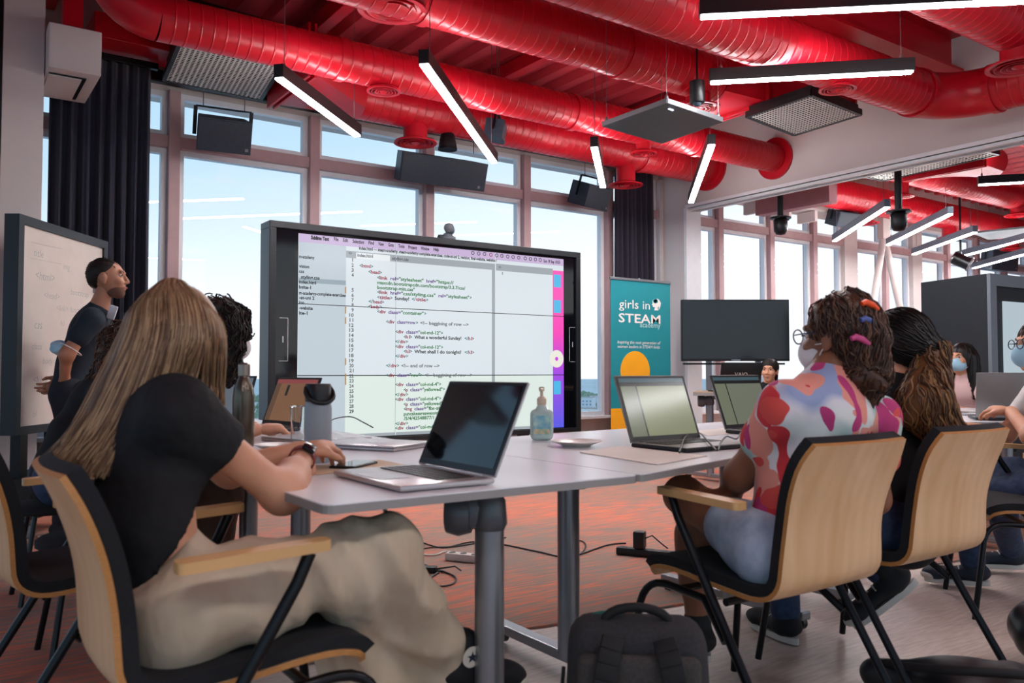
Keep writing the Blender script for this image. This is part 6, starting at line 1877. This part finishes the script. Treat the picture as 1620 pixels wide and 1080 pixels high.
person('person with long chestnut ponytail and black t-shirt seated with back turned', J6, SK_FAIR, 't_shirt', TEE2, 'jeans', JEANS, 0.7, hair6, ang(118), mask=MASKB,
       shoes=[(VANS, SNKW, (0, 0, 1), ang(110)), (VANS, SNKW, (W(-0.62, 0.1, 0.78) - W(0, 0, 0)), (W(-0.80, 0.15, -0.75) - W(0, 0, 0)))], res=0.011)
# ------------------------------------------------------------------ two girls behind the blonde one
fu = ang(38)
def seatedJ(hr, hf_, hz, fd, lean=0.12, sw=0.17, seat=0.5, hunch=0.03):
    """joints of a person sitting at a table; (hr,hf_,hz) = head centre right/ahead/height"""
    H = W(hr, hf_, hz); f = fd; r = Vector((f.y, -f.x, 0))
    nek = H - Vector((0, 0, 0.135)) - f * 0.03
    che = nek - Vector((0, 0, 0.12)) - f * hunch
    pel = Vector((H.x, H.y, seat + 0.05)) - f * lean
    mid = (pel + che) * 0.5 - f * 0.02
    J = dict(fwd=f, pelvis=pel, mid=mid, chest=che, neck=nek, head=H)
    for s, q in (('L', -1), ('R', 1)):
        sh = che + r * (q * sw) + Vector((0, 0, 0.055)); el = sh + f * 0.14 + r * (q * 0.05) + Vector((0, 0, -0.21))
        J['sh' + s] = sh; J['el' + s] = el; J['wr' + s] = el + f * 0.22 - r * (q * 0.06) + Vector((0, 0, 0.035))
        hip = pel + r * (q * 0.085) - Vector((0, 0, 0.03)); kn = hip + f * 0.42 + r * (q * 0.02)
        J['hip' + s] = hip; J['kn' + s] = kn; J['an' + s] = Vector((kn.x, kn.y, 0.10)) - f * 0.06
    return J
J2 = seatedJ(-1.144, 3.3, 1.152, fu, lean=0.45, sw=0.15, hunch=0.24)
def hair2(t, HP, ax):
    vol = [ell(HP(0, -0.03, 0.03), (0.112, 0.12, 0.11), np.array(ax)), cone(HP(0.085, -0.01, 0.0), HP(0.10, 0.01, -0.15), 0.055, 0.045), cone(HP(-0.085, -0.01, 0.0), HP(-0.10, 0.01, -0.15), 0.055, 0.045), cone(HP(0, -0.10, 0), HP(0, -0.12, -0.16), 0.07, 0.06)]
    hair_build(t, vol, DARKH, lambda p: Vector((0.1, 0, -1)), 600, 12, 0.015, 0.003, 1.1, lump=0.007, ls=65, lift=0.010)
BROWNT = M('trouser_brown', '#4f3a2e', 0.85, var=0.12, vscale=10)
person('person with dark wavy hair and brown trousers seated beyond the blonde girl', J2, SK_FAIR, 't_shirt', M('tee_cream', '#a58f80', 0.85, var=0.08), 'trousers', BROWNT, 0.6, hair2, (fu + Vector((0, 0, -0.2))),
       hands=[hand_prims(J2['wrR'], fu, (0, 0, -1), 1, 0.5, 0.95), hand_prims(J2['wrL'], fu, (0, 0, -1), -1, 0.5, 0.95)], mask=MASKW, shoes=[(SNK, SNKW, (0, 0, 1), fu), (SNK, SNKW, (0, 0, 1), fu)])
J3 = seatedJ(-1.80, 3.95, 1.096, fu, lean=0.30, hunch=0.12)
def hair3(t, HP, ax):
    vol = [ell(HP(0, -0.03, 0.03), (0.10, 0.112, 0.104), np.array(ax)), cone(HP(0, -0.09, -0.02), HP(0.03, -0.12, -0.12), 0.05, 0.055), cone(HP(0.03, -0.12, -0.12), HP(0.03, -0.13, -0.32), 0.055, 0.03)]
    hair_build(t, vol, CURLB, lambda p: Vector((-0.1, 0, -1)), 500, 12, 0.015, 0.0032, 1.0, lump=0.006, ls=65, lift=0.008)
    m = MB(); c = HP(0.02, -0.118, -0.07); r, f, u = ax
    m.tube([c + (r * math.cos(a) + (f * 0.5 + u * 0.5) * math.sin(a)) * 0.062 for a in np.linspace(0, 2 * PI, 18, endpoint=False)], 0.014, 8, closed=True); m.build('scrunchie', M('scrunchie_pink', '#d8788c', 0.7, var=0.1, vscale=60), t, world=True, smooth=60)
person('person with brown curly hair and pink scrunchie seated near the whiteboard', J3, SK_FAIR, 't_shirt', TEE2, 'jeans', JEANS, 0.6, hair3, fu, mask=MASKW, shoes=[(SNK, SNKW, (0, 0, 1), fu), (SNK, SNKW, (0, 0, 1), fu)])

# ------------------------------------------------------------------ man standing by the whiteboard
fm = ang(8)
rm = Vector((fm.y, -fm.x, 0))
tm = 5.05
def pm(x, y, dt=0.0): return ont(x, y, tm + dt)
JM = dict(fwd=(fm + Vector((0, 0, -0.2))).normalized(), pelvis=pm(112, 618), mid=pm(122, 570), chest=pm(143, 520), neck=pm(157, 487), head=pm(171, 440),
          shR=pm(146, 505, -0.16), shL=pm(150, 507, 0.17), elR=pm(106, 560, -0.24), wrR=pm(100, 610, -0.10), elL=pm(108, 562, 0.24), wrL=pm(98, 606, 0.08),
          hipR=pm(112, 625, -0.085), hipL=pm(112, 625, 0.085), knR=pm(114, 735, -0.09), knL=pm(118, 735, 0.10))
for s in 'LR':
    JM['an' + s] = Vector((*(v3(JM['kn' + s]) - fm * 0.05)[:2], 0.105))
def hairM(t, HP, ax):
    vol = [ell(HP(0, -0.022, 0.036), (0.081, 0.097, 0.084), np.array(ax)), ell(HP(0, -0.065, 0.0), (0.066, 0.045, 0.06), np.array(ax))]
    m = MB(); sdf_into(m, vol, mi=0, res=0.006, k=0.03, clip=[(HP(0, 0.070, 0.06), tuple((ax[1] * 0.9 - ax[2] * 0.45).normalized())), (HP(0, 0.045, 0.0), tuple((ax[1] * 0.75 - ax[2] * 0.66).normalized()))])
    surface_hair(m, m.v[0], np.array(m.f), lambda p: ax[1] * 0.6 + ax[2] * -0.2, 350, 4, 0.008, 0.0018, 0.3, 0.002)
    m.build('hair', DARKH, t, world=True, smooth=179, fix=False)
    m = MB(); 
    sdf_into(m, [ell(HP(0, 0.034, -0.060), (0.0572, 0.058, 0.056), np.array(ax)), ell(HP(0, 0.0625, -0.095), (0.0255, 0.0215, 0.019), np.array(ax))], res=0.005, k=0.03, clip=[(HP(0, 0.08, -0.048), tuple((ax[2] * 0.85 + ax[1] * 0.5).normalized()))])
    m.build('stubble', M('stubble', '#5d4034', 0.8, var=0.1), t, world=True, smooth=179, fix=False)
hM = [hand_prims(JM['wrR'], (W(-0.15, 0.6, -0.4) - W(0, 0, 0)), (W(-1, 0, 0) - W(0, 0, 0)), 1, 0.7), hand_prims(JM['wrL'], (W(-0.2, -0.6, -0.2) - W(0, 0, 0)), (W(-1, 0, 0) - W(0, 0, 0)), -1, 0.7)]
NAVYT = M('tee_navy', '#182430', 0.85, var=0.12, vscale=25)
t, HP, hax = person('person with short dark hair and navy t-shirt standing by the whiteboard, hands behind back', JM, SK_OLIVE, 't_shirt', NAVYT, 'trousers', M('trouser_navy', '#161a24', 0.85, var=0.1), 0.72, hairM, (ang(12) + Vector((0, 0, 0.04))), hands=hM,
       shoes=[(SNK, SNKW, (0, 0, 1), fm), (SNK, SNKW, (0, 0, 1), fm)], res=0.012, hs=1.06)
m = MB(); cB = pm(172, 494, -0.03) + fm * 0.02
m.box(cB, (0.05, 0.012, 0.085), 0.004, mat=Matrix((RT, FW, Vector((0, 0, 1)))).transposed() @ Matrix.Rotation(0.3, 3, 'Y')); m.build('name_badge', M('badge_white', '#c9ccd2', 0.4), t, world=True)
a = v3(JM['shR']); b = v3(JM['elR']); ab = (b - a).normalized(); c = a + (b - a) * 0.86
m = MB(); x1, y1, _ = frame(ab); m.tube([c + (x1 * math.cos(q) + y1 * math.sin(q)) * 0.066 for q in np.linspace(0, 2 * PI, 20, endpoint=False)], 0.003, 6, closed=True); o = m.build('mask_strap', MASKW, t, world=True)
mesh_part('spare_mask', [ell(c + W(-0.07, 0, 0.01) - W(0, 0, 0), (0.045, 0.05, 0.045))], MASKB, t, res=0.006, disp=fold2(0.003, 160, (0, 0, 1)))

# ------------------------------------------------------------------ people at the far tables
PINKT = M('tee_pink', '#c9a9a6', 0.85, var=0.05); WHT = M('tee_white', '#cfccca', 0.85, var=0.04)
f7 = ang(205)
J7 = seatedJ(3.47, 6.45, 1.10, f7, lean=0.12)
def hair7(t, HP, ax):
    vol = [ell(HP(0, -0.022, 0.034), (0.088, 0.102, 0.092), np.array(ax)), cone(HP(0.075, -0.02, 0.0), HP(0.10, 0.03, -0.26), 0.05, 0.03), cone(HP(-0.075, -0.02, 0.0), HP(-0.11, 0.0, -0.28), 0.05, 0.035), cone(HP(0, -0.09, 0), HP(0, -0.10, -0.25), 0.07, 0.07)]
    hair_build(t, vol, BLACKH, lambda p: Vector((0, 0, -1)), 300, 10, 0.02, 0.003, 0.15, lift=0.003)
person('person with long dark hair, blue mask and pale pink t-shirt behind silver laptop', J7, SK_FAIR, 't_shirt', PINKT, 'jeans', JEANS, 0.6, hair7, ang(212), mask=MASKB, res=0.014,
       hands=[hand_prims(J7['wrR'], f7, (0, 0, -1), 1, 0.5), hand_prims(J7['wrL'], f7, (0, 0, -1), -1, 0.5)])
f8 = ang(165)
J8 = seatedJ((1645 - 810) / FPX * 3.75, 3.75, 1.115, f8, lean=0.10)
J8['wrL'] = ont(1598, 650, 3.95); J8['elL'] = ont(1632, 690, 3.62); J8['shL'] = v3(J8['shL'])
J8['knL'] = ont(1580, 782, 3.78); J8['anL'] = ont(1600, 850, 4.20); J8['anL'].z = 0.11
def hair8(t, HP, ax):
    vol = [ell(HP(0, -0.024, 0.036), (0.090, 0.104, 0.094), np.array(ax)), cone(HP(0, -0.10, 0.0), HP(0, -0.13, -0.2), 0.06, 0.04)]
    hair_build(t, vol, CURLB, lambda p: Vector((0.3, -0.3, -1)), 300, 9, 0.016, 0.003, 0.3, lift=0.003)
ADI = M('runner_navy', '#1d2534', 0.7)
person('person with glasses and blue mask in a white t-shirt typing beside the table', J8, SK_FAIR, 't_shirt', WHT, 'jeans', JEANS, 0.75, hair8, ang(178), mask=MASKB, glasses=True, res=0.011,
       hands=[hand_prims(J8['wrL'], ont(1568, 648, 4.05) - v3(J8['wrL']), (0, 0, -1), 1, 0.5)], shoes=[(ADI, SNKW, (0, 0, 1), ang(170)), (ADI, SNKW, (0, 0, 1), ang(160))])
f9 = ang(262)
J9 = seatedJ((1217 - 810) / FPX * 8.35, 8.35, 1.01, f9, lean=0.1)
def hair9(t, HP, ax):
    vol = [ell(HP(0, -0.022, 0.036), (0.086, 0.100, 0.088), np.array(ax)), cone(HP(0, -0.09, -0.02), HP(0, -0.10, -0.2), 0.06, 0.05)]
    hair_build(t, vol, DARKH, lambda p: Vector((0, 0, -1)), 200, 8, 0.016, 0.003, 0.15, lift=0.002)
person('person with tied dark hair and dark top behind the lettered black laptop', J9, SK_FAIR, 't_shirt', TEE2, 'jeans', M('denim_grey', '#3c4654', 0.85, var=0.2, vscale=20), 1.5, hair9, ang(240), res=0.014, shoes=[(SNK, SNKW, (0, 0, 1), f9), (SNK, SNKW, (0, 0, 1), f9)])
for lab, Jx, fx in (('dark stool chair under the girl in the pale pink t-shirt', J7, f7), ('dark stool chair under the person behind the lettered laptop', J9, f9)):
    p = v3(Jx['pelvis']); p.z = 0.006
    t = thing('side_chair', lab, 'chair', p, math.atan2(fx.y, fx.x) - PI / 2)
    m = MB(); m.box((0, 0.0, 0.40), (0.42, 0.42, 0.03), 0.012); m.build('seat', PAD, t)
    m = MB(); m.box((0, -0.215, 0.66), (0.40, 0.02, 0.30), 0.008); m.build('backrest', WEDGE, t)
    for sx in (-1, 1):
        for sy in (-1, 1):
            m = MB(); m.tube([(sx * 0.17, sy * 0.17, 0.39), (sx * 0.20, sy * 0.21, 0.006)], 0.011, 8); m.build('leg', TUBE, t)
        m = MB(); m.tube([(sx * 0.17, -0.19, 0.39), (sx * 0.17, -0.222, 0.78)], 0.010, 8); m.build('back_post', TUBE, t)

for lab, Jx in (('low dark stool under the person in brown trousers', J2), ('low dark stool under the person with the pink scrunchie', J3)):
    p = v3(Jx['pelvis']) - fu * 0.02; p.z = 0.006
    t = thing('stool', lab, 'stool', p, math.atan2(fu.y, fu.x) - PI / 2)
    m = MB(); m.lathe([(0.15, 0.375), (0.17, 0.385), (0.17, 0.405), (0.155, 0.415)], (0, 0, 0), 24); m.build('seat', PAD, t, smooth=40)
    for q in range(4):
        a = PI / 4 + q * PI / 2
        m = MB(); m.tube([(0.11 * math.cos(a), 0.11 * math.sin(a), 0.38), (0.19 * math.cos(a), 0.19 * math.sin(a), 0.0)], 0.011, 8); m.build('leg', TUBE, t)
# ================================================================== THE CITY OUTSIDE
GZ = -42.0
CITY = M('city_ground_hazed', '#c9ccc2', 0.9, col2='#dcdcd6', vscale=0.01)  # distance haze is put into the ground's pale colour
m = MB(); m.b2((-6000, -6000, GZ - 1), (6000, 6000, GZ)); o = m.build('ground', CITY); o['kind'] = 'structure'; o['label'] = 'hazy city ground far below the windows'
BW = [M('block_white', '#f0eee9', 0.8, var=0.03), M('block_cream', '#e8e2d8', 0.8, var=0.03), M('block_grey', '#dcdedf', 0.8, var=0.03)]
BG = M('block_window_hazed', '#8892a0', 0.4); ROOF = M('block_roof', '#b9a79b', 0.8)  # window and roof tones paled to stand for haze
rs = random.Random(5)
spots = []
for (px, tt) in ((936, 560), (948, 640), (925, 760), (955, 900), (1066, 640), (1100, 720), (1120, 860), (1150, 780), (1275, 700), (1290, 860), (410, 520), (425, 640), (440, 760), (280, 700), (300, 900), (1365, 800), (1400, 700), (942, 1100), (1090, 1150), (1180, 980)):
    spots.append((px, tt))
for i, (px, tt) in enumerate(spots):
    c = W((px - 810) / FPX * tt, tt, GZ)
    w_, d_, h = rs.uniform(10, 17), rs.uniform(10, 15), rs.uniform(9, 21)
    rz = rs.uniform(-0.4, 0.4) + math.atan2(RT.y, RT.x)
    fl_ = int(h / 3)
    t = thing('apartment_block', 'distant pale apartment block with rows of windows seen through the glass', 'building', c, rz, 'distant apartment blocks')
    m = MB(); m.b2((-w_ / 2, -d_ / 2, 0), (w_ / 2, d_ / 2, h)); m.build('walls', BW[i % 3], t)
    m = MB(); m.b2((-w_ / 2 - 0.3, -d_ / 2 - 0.3, h), (w_ / 2 + 0.3, d_ / 2 + 0.3, h + 0.5)); m.build('roof', ROOF, t)
    m = MB(); nx = int(w_ / 3)
    for r in range(fl_):
        for q in range(nx):
            x = -w_ / 2 + w_ * (q + 0.5) / nx; z = 3 * r + 1.6
            m.b2((x - 0.8, -d_ / 2 - 0.12, z - 0.7), (x + 0.8, -d_ / 2 + 0.05, z + 0.7))
    m.build('windows', BG, t, kind='stuff', fix=False)
LEAF = M('tree_green_hazed', '#7f9272', 0.9, col2='#97a68a', vscale=0.5)  # green paled in the colour itself for aerial haze
m = MB()
for i in range(420):
    px = rs.choice((rs.uniform(915, 965), rs.uniform(1060, 1300), rs.uniform(395, 450), rs.uniform(240, 460), rs.uniform(1340, 1440))); tt = rs.uniform(380, 1500)
    c = W((px - 810) / FPX * tt, tt, GZ)
    r = rs.uniform(2.5, 5.5)
    if any((W((q - 810) / FPX * tq, tq, GZ) - c).length < 19 for q, tq in spots): continue
    m.sphere((c.x, c.y, GZ + r * 0.8), (r, r, r * 1.1), 6)
o = m.build('tree_cover', LEAF, smooth=179, fix=False); tag(o, 'scattered hazy green trees between the distant buildings', 'trees', kind='stuff')
